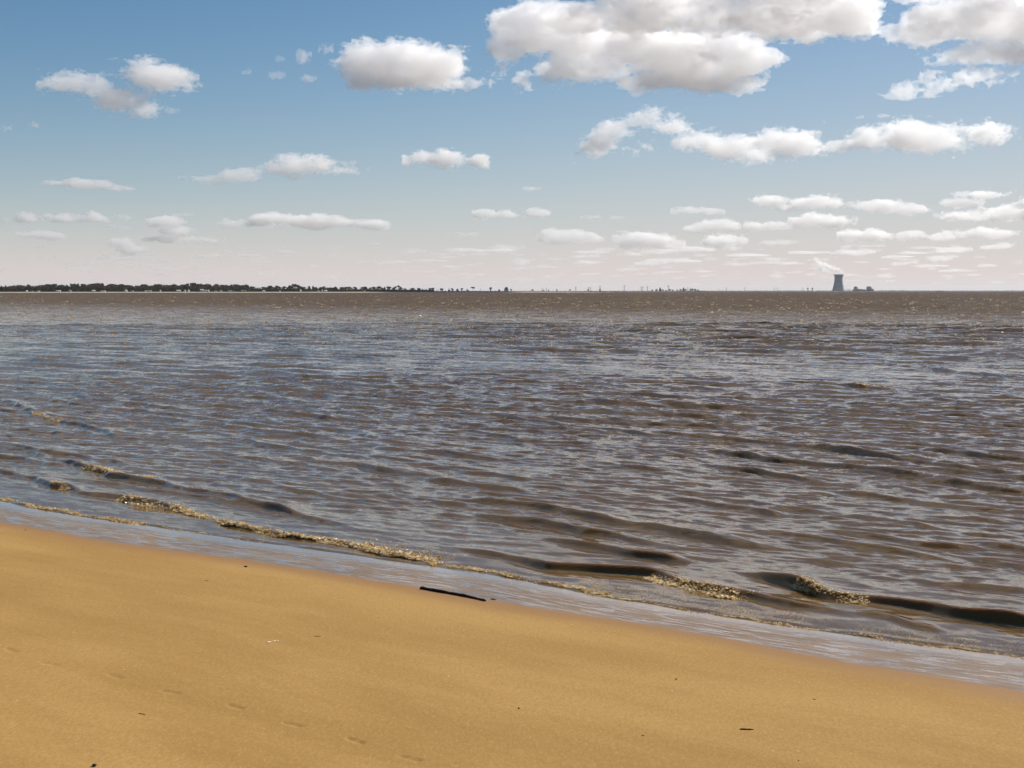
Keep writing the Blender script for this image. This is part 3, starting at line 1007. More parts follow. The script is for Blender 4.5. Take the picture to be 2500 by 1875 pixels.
def bars_mesh(name, bars, thick):
    vs, fs = [], []
    for p, q in bars:
        p, q = np.array(p, float), np.array(q, float)
        d = q - p
        d /= np.linalg.norm(d)
        s = np.cross(d, (0, 1, 0.01))
        s /= np.linalg.norm(s)
        t = np.cross(d, s)
        b0 = len(vs)
        for e in (p, q):
            for a, b in ((-1, -1), (1, -1), (1, 1), (-1, 1)):
                vs.append(e + thick * (a * s + b * t))
        for j in range(4):
            fs.append((b0 + j, b0 + (j + 1) % 4, b0 + 4 + (j + 1) % 4, b0 + 4 + j))
        fs.append((b0, b0 + 3, b0 + 2, b0 + 1))
        fs.append((b0 + 4, b0 + 5, b0 + 6, b0 + 7))
    return mesh_np(name, np.array(vs), np.array(fs), smooth=False)


def pylon_parts():
    mast = []
    for sx, sy in ((-1, -1), (1, -1), (1, 1), (-1, 1)):
        mast.append(((sx * .09, sy * .09, 0), (sx * .025, sy * .025, .62)))
        mast.append(((sx * .025, sy * .025, .62), (sx * .012, sy * .012, 1.0)))
    for k in range(6):
        z0, z1 = k * .105, (k + 1) * .105
        w0, w1 = .09 - .065 * z0 / .62, .09 - .065 * z1 / .62
        for s in (-1, 1):
            mast.append(((s * w0, -w0, z0), (-s * w1, -w1, z1)))
            mast.append(((s * w0, w0, z0), (-s * w1, w1, z1)))
    arms = [[((-w, 0, z), (w, 0, z)), ((-w, 0, z), (0, 0, z + .06)), ((w, 0, z), (0, 0, z + .06))] for z, w in ((.68, .17), (.79, .21), (.90, .15))]
    return bars_mesh('mast', mast, .006), [bars_mesh('cross_arm', a, .006) for a in arms]


MAST, ARMS = pylon_parts()
MAST.materials.append(MAT_STEEL)
for a in ARMS:
    a.materials.append(MAT_STEEL)
PYLONS = [(1324, 10, 6500), (1334, 11, 6600), (1405, 13, 6700), (1436, 12, 6800), (1440, 12, 6900), (1464, 15, 6700), (1523, 16, 8600), (1564, 13, 8700),
          (1568, 13, 8800), (1579, 14, 8700), (1630, 16, 8600), (1677, 11, 8800), (1683, 10, 8900), (1752, 7, 12700), (1771, 10, 12600), (1816, 11, 12600),
          (1888, 9.5, 12500), (1895, 9.5, 12500), (1957, 9, 12500), (2013, 6, 12500)]
PYL_WORDS = {0: 'leftmost faint lattice pylon on the horizon', 5: 'lattice pylon above the last tree on the wooded shore', 6: 'tall lattice pylon right of the wooded shore tip',
             10: 'tall faint pylon above the marsh point trees', 18: 'faint pylon left of the two dark beacon towers', 19: 'small lattice mast just left of the cooling tower'}
for i, (ppx, hp, d) in enumerate(PYLONS):
    x, y = at_range(ppx, d)
    h = hp * d * M_PX
    root = empty('pylon', (x, y, 1.5))
    root.scale = (h, h, h)
    root.rotation_euler[2] = R(random.uniform(-25, 25))
    tag(root, PYL_WORDS.get(i, 'faint steel lattice pylon standing on the far horizon'), 'pylon', 'power line pylons on the horizon')
    for nm, me in [('mast', MAST)] + [('cross_arm', a) for a in ARMS]:
        o = bpy.data.objects.new(nm, me)
        COL.objects.link(o)
        o.parent = root

for bpx, lab in ((1969, 'left of two dark beacon towers on thin legs'), (1980, 'right of two dark beacon towers on thin legs')):
    x, y = at_range(bpx, 12450)
    k = 12450 * M_PX
    root = empty('beacon_tower', (x, y, 2.0))
    tag(root, lab, 'beacon')
    legs = [((sx * 3.2, sy * 3.2, 0), (sx * 1.6, sy * 1.6, 5.5 * k)) for sx in (-1, 1) for sy in (-1, 1)]
    for a in legs:
        link_mesh('leg', bars_mesh('leg', [a], .45), MAT_DARK, root)
    link_mesh('cabin', box_mesh('cabin', -1.7 * k, 1.7 * k, -4, 4, 5.5 * k, 8.4 * k), MAT_DARK, root)
    link_mesh('mast', bars_mesh('mast', [((0, 0, 8.4 * k), (0, 0, 10.5 * k))], .5), MAT_DARK, root)

for mpx, d, hp, lab in ((484, 3600, 8, 'dark timber marker pole in the water before the white houses'), (510.5, 3700, 4.5, 'short dark marker pile right of the tall marker pole'),
                        (2283, 7000, 4.4, 'dark channel marker in the water at the right')):
    x, y = at_range(mpx, d)
    h = hp * d * M_PX
    root = empty('channel_marker', (x, y, -1.0))
    tag(root, lab, 'marker')
    link_mesh('post', bars_mesh('post', [((0, 0, 0), (0, 0, h))], .28 * d / 3600), MAT_DARK, root)
    link_mesh('sign_board', box_mesh('sign_board', -.7 * d / 3600, .7 * d / 3600, -.5, -.42, h * .72, h * .93), MAT_DARK, root)


def lathe(name, prof, n=64):
    vs, fs = [], []
    for r_, z in prof:
        for j in range(n):
            a = 2 * math.pi * j / n
            vs.append((r_ * math.cos(a), r_ * math.sin(a), z))
    for i in range(len(prof) - 1):
        for j in range(n):
            fs.append((i * n + j, i * n + (j + 1) % n, (i + 1) * n + (j + 1) % n, (i + 1) * n + j))
    return mesh_np(name, np.array(vs), np.array(fs))


PLANT_D = 12500.0
K = PLANT_D * M_PX           # metres per picture pixel out there
MAT_CONC = simple_mat('weathered_concrete', (0.37, 0.40, 0.42), 0.9, 0.12, 0.03)
MAT_CONC2 = simple_mat('pale_concrete', (0.42, 0.41, 0.40), 0.9, 0.08, 0.05)
MAT_DOME = simple_mat('grey_brown_dome', (0.22, 0.20, 0.19), 0.8, 0.08, 0.05)
tx, ty = at_range(2043.5, PLANT_D)
TOWER_H = 41.5 * K
root = empty('cooling_tower', (tx, ty, 1.5))
tag(root, 'tall grey hyperbolic cooling tower on the horizon at the right', 'cooling tower')


def tower_r(t):
    tt = (t - .76)
    return K * math.sqrt(9.7 ** 2 + (12.6 * tt) ** 2 * (1.0 if tt < 0 else 5.5)) * (1.0 if t > .06 else 1 + .3 * (.06 - t))


outer = [(tower_r(t) * (1.18 - .18 * min(1, t / .76) if t < .76 else 1.0), t * TOWER_H) for t in np.linspace(.055, .965, 36)]
inner = [(r_ - 1.2, z) for r_, z in outer[::-1]]
link_mesh('shell', lathe('shell', outer + inner + outer[:1], 96), MAT_CONC, root)
rt = outer[-1][0]
link_mesh('rim', lathe('rim', [(rt + .1, TOWER_H * .9655), (rt + 2.0, TOWER_H * .970), (rt + 2.0, TOWER_H), (rt - 1.6, TOWER_H), (rt - 1.6, TOWER_H * .9655), (rt + .1, TOWER_H * .9655)], 96), MAT_CONC, root)
rb0 = outer[0][0]
for j in range(36):
    a0 = 2 * math.pi * j / 36
    bars = []
    for s in (-1, 1):
        a1 = a0 + s * math.pi / 36
        bars.append((((rb0 + 2.5) * math.cos(a1), (rb0 + 2.5) * math.sin(a1), 0), ((rb0 - .6) * math.cos(a0), (rb0 - .6) * math.sin(a0), TOWER_H * .056)))
    link_mesh('support_column', bars_mesh('support_column', bars, .55), MAT_CONC, root)
link_mesh('basin', lathe('basin', [(rb0 + 5, -1), (rb0 + 5, 1.6), (rb0 + 4, 1.6), (rb0 + 4, -1), (rb0 + 5, -1)], 72), MAT_CONC, root)


def domed(px, w_px, h_px, mat_wall, mat_dome, label, flat):
    x, y = at_range(px, PLANT_D + 60)
    r_, h = w_px * K / 2, h_px * K
    root = empty('reactor_building', (x, y, 1.5))
    tag(root, label, 'reactor')
    zc = h - r_ * flat
    link_mesh('drum', lathe('drum', [(r_, 0), (r_, zc)], 48), mat_wall, root)
    link_mesh('dome', lathe('dome', [(r_ * 1.01 * math.cos(t), zc + r_ * flat * math.sin(t)) for t in np.linspace(0, math.pi / 2 - .02, 14)], 48), mat_dome, root)
    return root


def block(px0, px1, h_px, mat, label, name='plant_building', depth=40, back=0, extra=()):
    xa, y = at_range(px0, PLANT_D + back)
    xb, _ = at_range(px1, PLANT_D + back)
    root = empty(name, ((xa + xb) / 2, y, 1.5))
    tag(root, label, 'building')
    w = (xb - xa) / 2
    link_mesh('wall', box_mesh('wall', -w, w, 0, depth, 0, h_px * K), mat, root)
    link_mesh('parapet', box_mesh('parapet', -w - .8, w + .8, -.8, depth + .8, h_px * K + .02, h_px * K + 1.4), mat, root)
    for a, b, h in extra:
        link_mesh('roof_block', box_mesh('roof_block', -w + a * 2 * w, -w + b * 2 * w, 4, depth - 4, h_px * K + 1.42, h_px * K + h * K), mat, root)
    return root


domed(2085.4, 10.3, 12.8, MAT_CONC2, MAT_DOME, 'smaller domed reactor building with a pale wall and brown dome', 1.0)
domed(2118.0, 13.6, 13.2, MAT_CONC, MAT_CONC, 'larger blue grey reactor drum with a low dome', .62)
block(2080, 2110, 4.3, MAT_CONC2, 'long low turbine hall between the two domes', depth=40, back=-15, extra=((.40, .72, 1.6), (.8, .95, 1.0)))
block(2121.5, 2129.3, 6.0, MAT_CONC, 'square annex at the right of the large reactor drum', back=20)
block(2066, 2073, 2.0, MAT_CONC2, 'small low hall between the cooling tower and the domes', depth=20, back=-20)
block(2170, 2180, 2.2, MAT_CONC2, 'low pale store at the right of the island', depth=20)
block(2197, 2205, 2.4, MAT_CONC2, 'low blue grey shed at the right end of the island', depth=20)
xa, y = at_range(2062, PLANT_D)
root = empty('pipe_bridge', (xa + 6 * K, y, 1.5))
tag(root, 'thin pipe bridge on posts right of the cooling tower', 'pipe bridge')
link_mesh('deck', box_mesh('deck', -6 * K, 6 * K, -2, 2, 5.2 * K, 5.8 * K), MAT_STEEL, root)
for k in range(5):
    link_mesh('post', bars_mesh('post', [((-5.6 * K + 2.8 * K * k, 0, 0), (-5.6 * K + 2.8 * K * k, 0, 5.2 * K))], .7), MAT_STEEL, root)

# ------------------------------------------------------------------ clouds: closed, billowed shells filled with scattering vapour
TILE3 = spectral((192, 96, 96), 3.55, 17)
TILE3 = TILE3 / TILE3.std()
FINE3 = spectral((192, 96, 96), 2.7, 18)


def surface_nets(F):
    """Quads of the F = 0 surface of a sampled field (inside: F > 0)."""
    nx, ny, nz = F.shape
    ins = F > 0
    acc = np.zeros((nx - 1, ny - 1, nz - 1, 3), np.float32)
    cnt = np.zeros((nx - 1, ny - 1, nz - 1), np.float32)
    base = np.stack(np.meshgrid(np.arange(nx - 1), np.arange(ny - 1), np.arange(nz - 1), indexing='ij'), -1).astype(np.float32)
    sl = lambda o: tuple(slice(o[i], o[i] + F.shape[i] - 1) for i in range(3))
    for ax in range(3):
        for a in (0, 1):
            for b in (0, 1):
                o0 = [a, b]
                o0.insert(ax, 0)
                o1 = list(o0)
                o1[ax] = 1
                f0, f1 = F[sl(o0)], F[sl(o1)]
                cr = (f0 > 0) != (f1 > 0)
                t = np.where(cr, f0 / np.where(cr, f0 - f1, 1), 0)
                p = np.array(o0, np.float32)[None, None, None, :] * np.ones_like(acc)
                p[..., ax] = t
                acc += np.where(cr[..., None], p, 0)
                cnt += cr
    act = cnt > 0
    idx = -np.ones(act.shape, np.int64)
    idx[act] = np.arange(act.sum())
    V = (base + acc / np.maximum(cnt, 1)[..., None])[act]
    quads = []
    for ax in range(3):
        n = [nx, ny, nz]
        s0 = [slice(1, n[i] - 1) for i in range(3)]
        s0[ax] = slice(0, n[ax] - 1)
        s1 = list(s0)
        s1[ax] = slice(1, n[ax])
        a, b = ins[tuple(s0)], ins[tuple(s1)]
        o1, o2 = [i for i in range(3) if i != ax]
        I = np.argwhere(a != b)
        if not len(I):
            continue
        flip = a[tuple(I.T)]
        c = I.copy()
        c[:, o1] += 1
        c[:, o2] += 1
        q = []
        for d1, d2 in ((1, 1), (0, 1), (0, 0), (1, 0)):
            cc = c.copy()
            cc[:, o1] -= d1
            cc[:, o2] -= d2
            q.append(idx[tuple(cc.T)])
        q = np.stack(q, 1)
        if ax == 1:
            flip = ~flip
        q = np.where(flip[:, None], q, q[:, ::-1])
        quads.append(q)
    return V, np.concatenate(quads)


def cloud_material(name, density, tint):
    m, nt, out = material(name)
    v = nt.nodes.new('ShaderNodeVolumePrincipled')
    v.inputs['Color'].default_value = (*tint, 1)
    v.inputs['Density'].default_value = density
    v.inputs['Anisotropy'].default_value = 0.48
    nt.links.new(v.outputs[0], out.inputs['Volume'])
    return m


CLOUD_MATS = {}


def cloud_mat(dist, sigma_px=0.027):
    """Vapour whose soft edge is some ten picture pixels deep at that range."""
    den = sigma_px * FPX / dist
    key = round(math.log(den) * 5)
    if key not in CLOUD_MATS:
        CLOUD_MATS[key] = cloud_material('cloud_vapour', math.exp(key / 5), (1.0, 0.992, 0.990))
    return CLOUD_MATS[key]


def field_mesh(name, blobs, cell, rough, seed, depth_k=0.75, flat=0.35):
    """Union of soft ellipsoids (x, y, rx, ry: picture pixels, y down) torn by fractal noise -> mesh in pixel units (x, depth, up)."""
    B = np.array(blobs, float)
    pad = 0.42 * np.median(B[:, 3]) + 4 * cell
    x0, x1 = (B[:, 0] - B[:, 2]).min() - pad, (B[:, 0] + B[:, 2]).max() + pad
    y0, y1 = (B[:, 1] - B[:, 3]).min() - pad, (B[:, 1] + B[:, 3]).max() + pad
    dmax = (np.minimum(B[:, 2], B[:, 3] * 1.9) * depth_k).max() + pad
    xs = np.arange(x0, x1, cell)
    ys = np.arange(-y1, -y0, cell)
    zs = np.arange(-dmax, dmax, cell * 1.5)
    X, D, Y = np.meshgrid(xs, zs, ys, indexing='ij')
    F = np.full(X.shape, -1e3, np.float32)
    r = np.random.default_rng(seed)
    for bx, by, rx, ry in blobs:
        dz = min(rx, ry * 1.9) * depth_k
        dy = (Y + by)
        dyn = np.where(dy < 0, dy / (ry * (1 - flat * .5)), dy / ry)
        off = r.uniform(-.25, .25) * dz
        rho = np.sqrt(((X - bx) / rx) ** 2 + dyn ** 2 + ((D - off) / dz) ** 2)
        F = np.maximum(F, (1 - rho) * ry)
    roll = r.integers(0, 90, 3)

    def samp(tile, period):
        ii = [((np.arange(n) * s / period * tile.shape[0]).astype(int) + int(o)) % tile.shape[k]
              for k, (n, s, o) in enumerate(zip(X.shape, (cell, cell * 1.5, cell), roll))]
        return tile[np.ix_(*ii)]
    med = float(np.median(B[:, 3]))
    n1 = samp(TILE3, 96 * cell)
    n2 = samp(FINE3, 192 * cell)
    bill = 1.0 - np.abs(samp(TILE3[::-1], 64 * cell))
    F = F + med * rough * (0.50 * n1 + 0.42 * n2 + 0.22 * bill) + med * 0.05
    F[[0, -1]] = -1
    F[:, [0, -1]] = -1
    F[:, :, [0, -1]] = -1
    V, Q = surface_nets(F)
    V = np.stack((x0 + V[:, 0] * cell, -dmax + V[:, 1] * cell * 1.5, -y1 + V[:, 2] * cell), -1)
    return V, Q


def cloud(blobs, label, seed, cell=3.2, rough=0.55, base=1150.0, sigma=0.027, name='cumulus_cloud'):
    B = np.array(blobs, float)
    cx, cyp = B[:, 0].mean(), B[:, 1].mean()
    bottom = (B[:, 1] + B[:, 3]).max()
    d0 = direction(cx, bottom)
    dist = min(base / d0[2] * d0[1], 70000.0)
    V, Q = field_mesh(name, blobs, cell, rough, seed)
    d = direction(cx, cyp)
    k = dist / d[1]
    centre = np.array((d[0] * k, d[1] * k, CAM_H + d[2] * k))
    s = dist / FPX
    W = np.stack(((V[:, 0] - cx) * s, V[:, 1] * s, (V[:, 2] + cyp) * s), -1)
    me = mesh_np(name, W, Q)
    o = link_mesh(name, me, cloud_mat(dist, sigma))
    o.location = centre
    o.rotation_euler[2] = -math.atan2(d[0], d[1])
    return tag(o, label, 'cloud')


CLOUDS = [
    # big banks at the upper right
    ([(1303, 79, 92, 58), (1242, 116, 46, 48), (1412, 104, 82, 58), (1547, 116, 92, 50), (1669, 140, 112, 62), (1791, 146, 84, 56), (1852, 146, 42, 22),
      (1455, 165, 112, 28), (1608, 189, 125, 22), (1748, 201, 78, 17), (1278, 183, 16, 18), (1229, 159, 20, 14)], 'largest white cloud, a long heap right of the picture centre', 4.2, .42),
    ([(1425, 30, 62, 28), (1577, 24, 112, 44), (1760, 38, 142, 40), (1943, 48, 112, 44), (2065, 34, 70, 50), (1700, 4, 185, 34), (1913, -6, 155, 40), (1600, -40, 160, 50), (1850, -60, 240, 50)],
     'broad cloud bank along the top edge right of centre', 4.6, .42),
    ([(2279, 49, 82, 46), (2401, 37, 112, 60), (2493, 67, 92, 56), (2187, 67, 56, 18), (2462, 128, 72, 32), (2360, 140, 55, 18), (2350, 190, 75, 20), (2224, 214, 48, 20), (2300, 200, 50, 14),
      (2560, 40, 120, 70), (2420, -30, 160, 50), (2260, -25, 60, 30)], 'torn cloud in the top right corner', 4.4, .48),
    ([(1461, 354, 42, 22), (1500, 315, 50, 24), (1577, 293, 74, 25), (1642, 312, 56, 26), (1699, 342, 72, 30), (1772, 360, 58, 25), (1833, 384, 36, 15), (1589, 357, 46, 11), (1455, 335, 28, 22)],
     'arched hook shaped cloud in the right half of the sky', 3.0, .5),
    ([(1882, 342, 58, 30), (1956, 342, 72, 34), (2035, 354, 62, 25), (2114, 342, 72, 30), (2218, 342, 82, 34), (2297, 339, 42, 30), (2389, 336, 62, 24), (2450, 348, 42, 9), (1974, 370, 95, 11), (2188, 364, 105, 8)],
     'long rolling cloud reaching towards the right edge', 3.2, .48),
    # middle and left
    ([(904, 152, 78, 46), (989, 147, 88, 46), (1062, 164, 78, 48), (1119, 198, 58, 17), (881, 203, 42, 23), (972, 198, 82, 22), (1062, 205, 65, 11), (848, 170, 26, 32)], 'solid white cloud left of the picture centre', 3.2, .5),
    ([(378, 184, 70, 32), (294, 246, 54, 28), (335, 262, 36, 20), (165, 209, 44, 15), (226, 230, 36, 16), (258, 216, 24, 26), (350, 164, 40, 24), (432, 176, 28, 22)], 'ragged bird shaped cloud high on the left', 2.8, .62),
    ([(752, 407, 72, 24), (689, 415, 52, 19), (831, 415, 56, 15), (735, 432, 36, 8)], 'rounded cloud of the pair in the left middle sky, right one', 2.6, .5),
    ([(588, 428, 52, 20), (520, 438, 62, 11), (452, 434, 42, 6)], 'tapering cloud of the pair in the left middle sky, left one', 2.4, .5),
    ([(1091, 387, 47, 17), (1170, 393, 30, 17), (1028, 384, 28, 9)], 'small two lobed cloud below the centre of the sky', 2.4, .6),
    ([(209, 450, 52, 13), (147, 449, 32, 6), (300, 459, 32, 5)], 'thin flat cloud low on the left', 2.2, .55),
    ([(656, 537, 32, 13), (735, 540, 74, 12), (819, 545, 74, 11), (904, 548, 36, 12)], 'long flat cloud low in the left half', 2.4, .5),
    ([(593, 548, 48, 11)], 'short flat cloud just left of the long flat one', 2.2, .6),
    ([(79, 536, 28, 10), (147, 534, 58, 12), (226, 533, 32, 13)], 'lumpy flat cloud near the left edge', 2.2, .55),
    ([(311, 534, 27, 9), (300, 557, 38, 10), (396, 545, 58, 18), (429, 562, 48, 14), (441, 585, 84, 9), (490, 590, 42, 6)], 'stacked low cloud in the left quarter', 2.4, .5),
    ([(300, 593, 38, 12), (333, 610, 44, 10)], 'small slanting cloud under the stacked low one', 2.2, .55),
    ([(85, 574, 58, 10), (130, 579, 22, 6)], 'faint flat cloud low at the left edge', 2.2, .55),
    # right, low
    ([(1882, 490, 42, 12), (1992, 497, 58, 19), (1930, 505, 40, 7)], 'grey based cumulus above and left of the tower', 2.2, .5),
    ([(2139, 500, 58, 12), (2212, 513, 52, 8)], 'flat cumulus above the reactor domes', 2.2, .5),
    ([(2010, 540, 68, 14)], 'wide cumulus straight above the cooling tower', 2.2, .5),
    ([(2401, 476, 62, 11), (2352, 494, 47, 12)], 'upper cumulus of the heap at the right edge', 2.2, .5),
    ([(2346, 528, 52, 13)], 'left cumulus of the heap at the right edge', 2.2, .5),
    ([(2462, 519, 54, 16), (2520, 500, 40, 14)], 'lower cumulus touching the right edge', 2.2, .5),
    ([(1705, 516, 57, 6)], 'thin streak of cloud in the right middle', 2.0, .6),
    ([(1211, 525, 68, 11), (1190, 520, 30, 9)], 'flat cloud just left of the picture middle', 2.0, .5),
    ([(1315, 522, 38, 10)], 'small tapered cloud right of the middle', 2.0, .5),
    ([(1760, 552, 58, 12), (1700, 558, 40, 7)], 'low cumulus left of the one above the tower', 2.0, .5),
    ([(1876, 552, 48, 8)], 'small flat cloud between two low cumulus', 2.0, .5),
    ([(1394, 583, 74, 12), (1370, 576, 40, 10)], 'broad low cloud in the middle of the horizon haze', 2.0, .5),
    ([(1571, 583, 64, 14), (1600, 595, 60, 8)], 'domed low cloud right of the broad one', 2.0, .5),
    ([(1766, 589, 44, 16)], 'puffy low cloud left of the steam plume', 2.0, .5),
    ([(2114, 577, 54, 14)], 'low cloud above the right reactor dome', 2.0, .5),
    ([(2218, 577, 30, 9)], 'small cloud right of the low one over the domes', 2.0, .55),
    ([(2413, 571, 78, 12), (2303, 577, 38, 9)], 'long low cloud towards the right edge', 2.0, .5),
]
for i, (bl, lab, cell, rg) in enumerate(CLOUDS):
    cloud(bl, lab, 300 + i, cell * (1.1 if i < 9 else 1.3), rg * 1.2, sigma=.027 if i < 9 else .05)

# small clouds share a few shells
SMALL_DIST = 9000.0
PUFFS = []
for i in range(7):
    rr_ = random.Random(900 + i)
    n = 2 + i % 3
    bl = [(rr_.uniform(-38, 38) if k else 0, rr_.uniform(-4, 6), rr_.uniform(34, 60), rr_.uniform(8, 15)) for k in range(n)]
    V, Q = field_mesh('puff', bl, 2.6, 1.05 if i < 4 else .8, 950 + i)
    V[:, 2] -= (V[:, 2].min() + V[:, 2].max()) / 2
    half = np.abs(V[:, 0]).max()
    hh = np.abs(V[:, 2]).max()
    PUFFS.append((V / np.array((half, half, hh)), Q))
PUFF_ME = {}


def puff(px, py, rx, ry, label, group=None, variant=0, base=1150.0, sigma=0.030):
    d0 = direction(px, py + ry)
    dist = min(base / max(d0[2], 1e-4) * d0[1], 75000.0)
    mat = cloud_mat(dist, sigma)
    key = variant
    if key not in PUFF_ME:
        V, Q = PUFFS[variant]
        PUFF_ME[key] = mesh_np('puff', V, Q)
        PUFF_ME[key].materials.append(mat)
    d = direction(px, py)
    k = dist / d[1]
    o = bpy.data.objects.new('small_cloud', PUFF_ME[key])
    COL.objects.link(o)
    o.material_slots[0].link = 'OBJECT'
    o.material_slots[0].material = mat
    s = dist / FPX
    o.location = (d[0] * k, d[1] * k, CAM_H + d[2] * k)
    o.scale = (rx * s, rx * s * .7, ry * s)
    o.rotation_euler[2] = -math.atan2(d[0], d[1])
    return tag(o, label, 'cloud', group)


PUFF_LIST = [
    (483, 209, 24, 11, 'small puff right of the bird shaped cloud'), (791, 120, 21, 15, 'highest tiny puff left of the solid white cloud'),
    (746, 138, 21, 20, 'second tiny puff left of the solid white cloud'), (754, 192, 25, 11, 'tiny puff level with the base of the solid white cloud'),
    (677, 184, 28, 12, 'faint puff furthest left of the solid white cloud'), (607, 174, 16, 10, 'wisp alone between the bird shaped and solid clouds'),
    (684, 144, 13, 10, 'faint wisp above the far puff'), (80, 307, 27, 12, 'small puff near the left edge, middle height'),
    (8, 313, 18, 9, 'puff cut by the left edge, middle height'), (425, 270, 20, 9, 'thin wisp under the bird shaped cloud'),
    (17, 540, 22, 13, 'low puff cut by the left edge'), (446, 525, 38, 6, 'thin streak above the stacked low cloud'), (90, 601, 38, 7, 'faint low streak near the left edge'),
    (692, 616, 30, 7, 'tiny low puff left of centre'), (910, 596, 33, 8, 'tiny low puff near the centre'), (802, 606, 32, 7, 'faint low puff left of the tiny central one'),
    (1303, 461, 25, 6, 'tiny lone puff right of centre'), (1235, 605, 60, 10, 'faint flat cloud low in the middle'), (1905, 592, 60, 8, 'faint flat cloud left of the tower plume'),
    (2104, 285, 14, 5, 'left of two specks of cloud at the right'), (2157, 283, 16, 6, 'right of two specks of cloud at the right'),
    (1398, 398, 14, 5, 'speck of cloud under the hook shaped cloud'), (1435, 530, 28, 6, 'small streak right of the middle'), (1510, 531, 20, 5, 'smaller streak right of the middle'),
    (2080, 617, 70, 9, 'low flat cloud behind the reactor domes'), (2330, 610, 60, 9, 'low flat cloud right of the domes'), (2450, 600, 50, 10, 'low cloud at the right edge'),
    (1690, 610, 60, 10, 'low flat cloud in the right half'), (1530, 622, 70, 9, 'low wide streak right of centre'), (1120, 572, 45, 7, 'faint low streak left of the middle'),
]
for i, (a, b_, c, d_, lab) in enumerate(PUFF_LIST):
    faint = lab.split()[0] in ('faint', 'wisp', 'thin', 'speck')
    puff(a, b_, c * 1.12, d_ * 1.15, lab, variant=i % 7, sigma=0.04 if faint else 0.065)
random.seed(77)
for row in range(11):
    y_row = 606 + 84 * (row / 10.0) ** .85
    k = np.interp(y_row, [600, 700], [1.0, .42])
    a = random.uniform(-120, 0)
    while a < 2600:
        thick = np.interp(a, [0, 900, 1500, 2500], [.45, .7, 1.0, 1.0])
        if random.random() < .25 + .6 * thick:
            for c in range(random.choice((1, 1, 2, 3))):          # broken heaps that lean on one another
                puff(a + random.uniform(-40, 40) * k * (c > 0), y_row + random.uniform(-7, 7) * k, random.uniform(16, 74) * k, random.uniform(3.5, 10.5) * k,
                     'faint flat cloud in the haze just above the horizon', 'faint clouds along the horizon', variant=random.randrange(7), sigma=random.choice((.03, .05, .075)))
        a += random.uniform(70, 260) * (.55 + .45 * k)

# steam drifting off the cooling tower
STEAM = [(2048, 665, 10, 3.2), (2052, 661, 7, 4), (2044, 657, 8, 5), (2034, 655, 9, 6), (2024, 650, 9, 6), (2013, 646, 9, 7), (2002, 642, 8, 6), (1995, 638, 6, 6), (1992, 634, 5, 4),
         (1986, 635.5, 5, 2), (2018, 661, 9, 5), (2006, 656, 8, 5)]
V, Q = field_mesh('steam_plume', STEAM, .85, .55, 41, depth_k=1.0, flat=0.0)
s = PLANT_D / FPX
d = direction(2030, 655)
k = PLANT_D / d[1]
W = np.stack(((V[:, 0] - 2030) * s, V[:, 1] * s, (V[:, 2] + 655) * s), -1)
plume = link_mesh('steam_plume', mesh_np('steam_plume', W, Q), cloud_material('steam', 0.032, (0.995, 0.99, 0.985)))
plume.location = (d[0] * k, d[1] * k, CAM_H + d[2] * k)
plume.rotation_euler[2] = -math.atan2(d[0], d[1])
tag(plume, 'white steam plume drifting left from the cooling tower', 'steam')

# unseen clouds added beside and above the picture, to whiten the water's reflections
random.seed(5)
for i in range(40):
    az = random.choice((-1, 1)) * random.uniform(26, 75) if i < 9 else random.uniform(-75, 45)
    el = random.uniform(3, 14) if i < 9 else random.uniform(16, 48)
    if abs(az - SUN_AZ) < 16:
        continue
    dist = 1250.0 / math.tan(R(el))
    sx, sy = dist * math.sin(R(az)) - 1411, dist * math.cos(R(az)) - 1103     # where its shadow falls
    if -300 < sy < 2600 and abs(sx) < .45 * max(sy, 0) + 650:
        continue
    o = bpy.data.objects.new('small_cloud', PUFF_ME[i % 5])
    COL.objects.link(o)
    o.material_slots[0].link = 'OBJECT'
    o.material_slots[0].material = cloud_mat(8000.0)
    o.location = (dist * math.sin(R(az)), dist * math.cos(R(az)), 1350)
    w = random.uniform(280, 620)
    o.scale = (w, w * .7, w * .3)
    o.rotation_euler[2] = random.uniform(-.5, .5)
    tag(o, 'unseen white cloud added beyond the picture for the water to reflect', 'cloud', 'unseen clouds added for reflections')

# ------------------------------------------------------------------ foam on the breaking crests
WU, WV, WZ, WX, WY = WGRID
W_R = np.hypot(WX[:, WX.shape[1] // 2], WY[:, WX.shape[1] // 2])
W_T = np.arctan2(WX[5], WY[5])


def water_z(x, y):
    i = np.clip(np.searchsorted(W_R, np.hypot(x, y)), 0, len(W_R) - 1)
    j = np.clip(np.searchsorted(W_T, np.arctan2(x, y)), 0, len(W_T) - 1)
    return WZ[i, j]


ICO_V = []
ph_ = (1 + 5 ** .5) / 2
for a in (-1, 1):
    for b_ in (-ph_, ph_):
        ICO_V += [(0, a, b_), (a, b_, 0), (b_, 0, a)]
ICO_V = np.array(ICO_V) / math.hypot(1, ph_)
from itertools import combinations
ICO_F = [f for f in combinations(range(12), 3) if all(abs(np.linalg.norm(ICO_V[p] - ICO_V[q]) - 1.0515) < .01 for p, q in combinations(f, 2))]
ICO_F = np.array([f if np.dot(np.cross(ICO_V[f[1]] - ICO_V[f[0]], ICO_V[f[2]] - ICO_V[f[0]]), ICO_V[f[0]]) > 0 else f[::-1] for f in ICO_F])


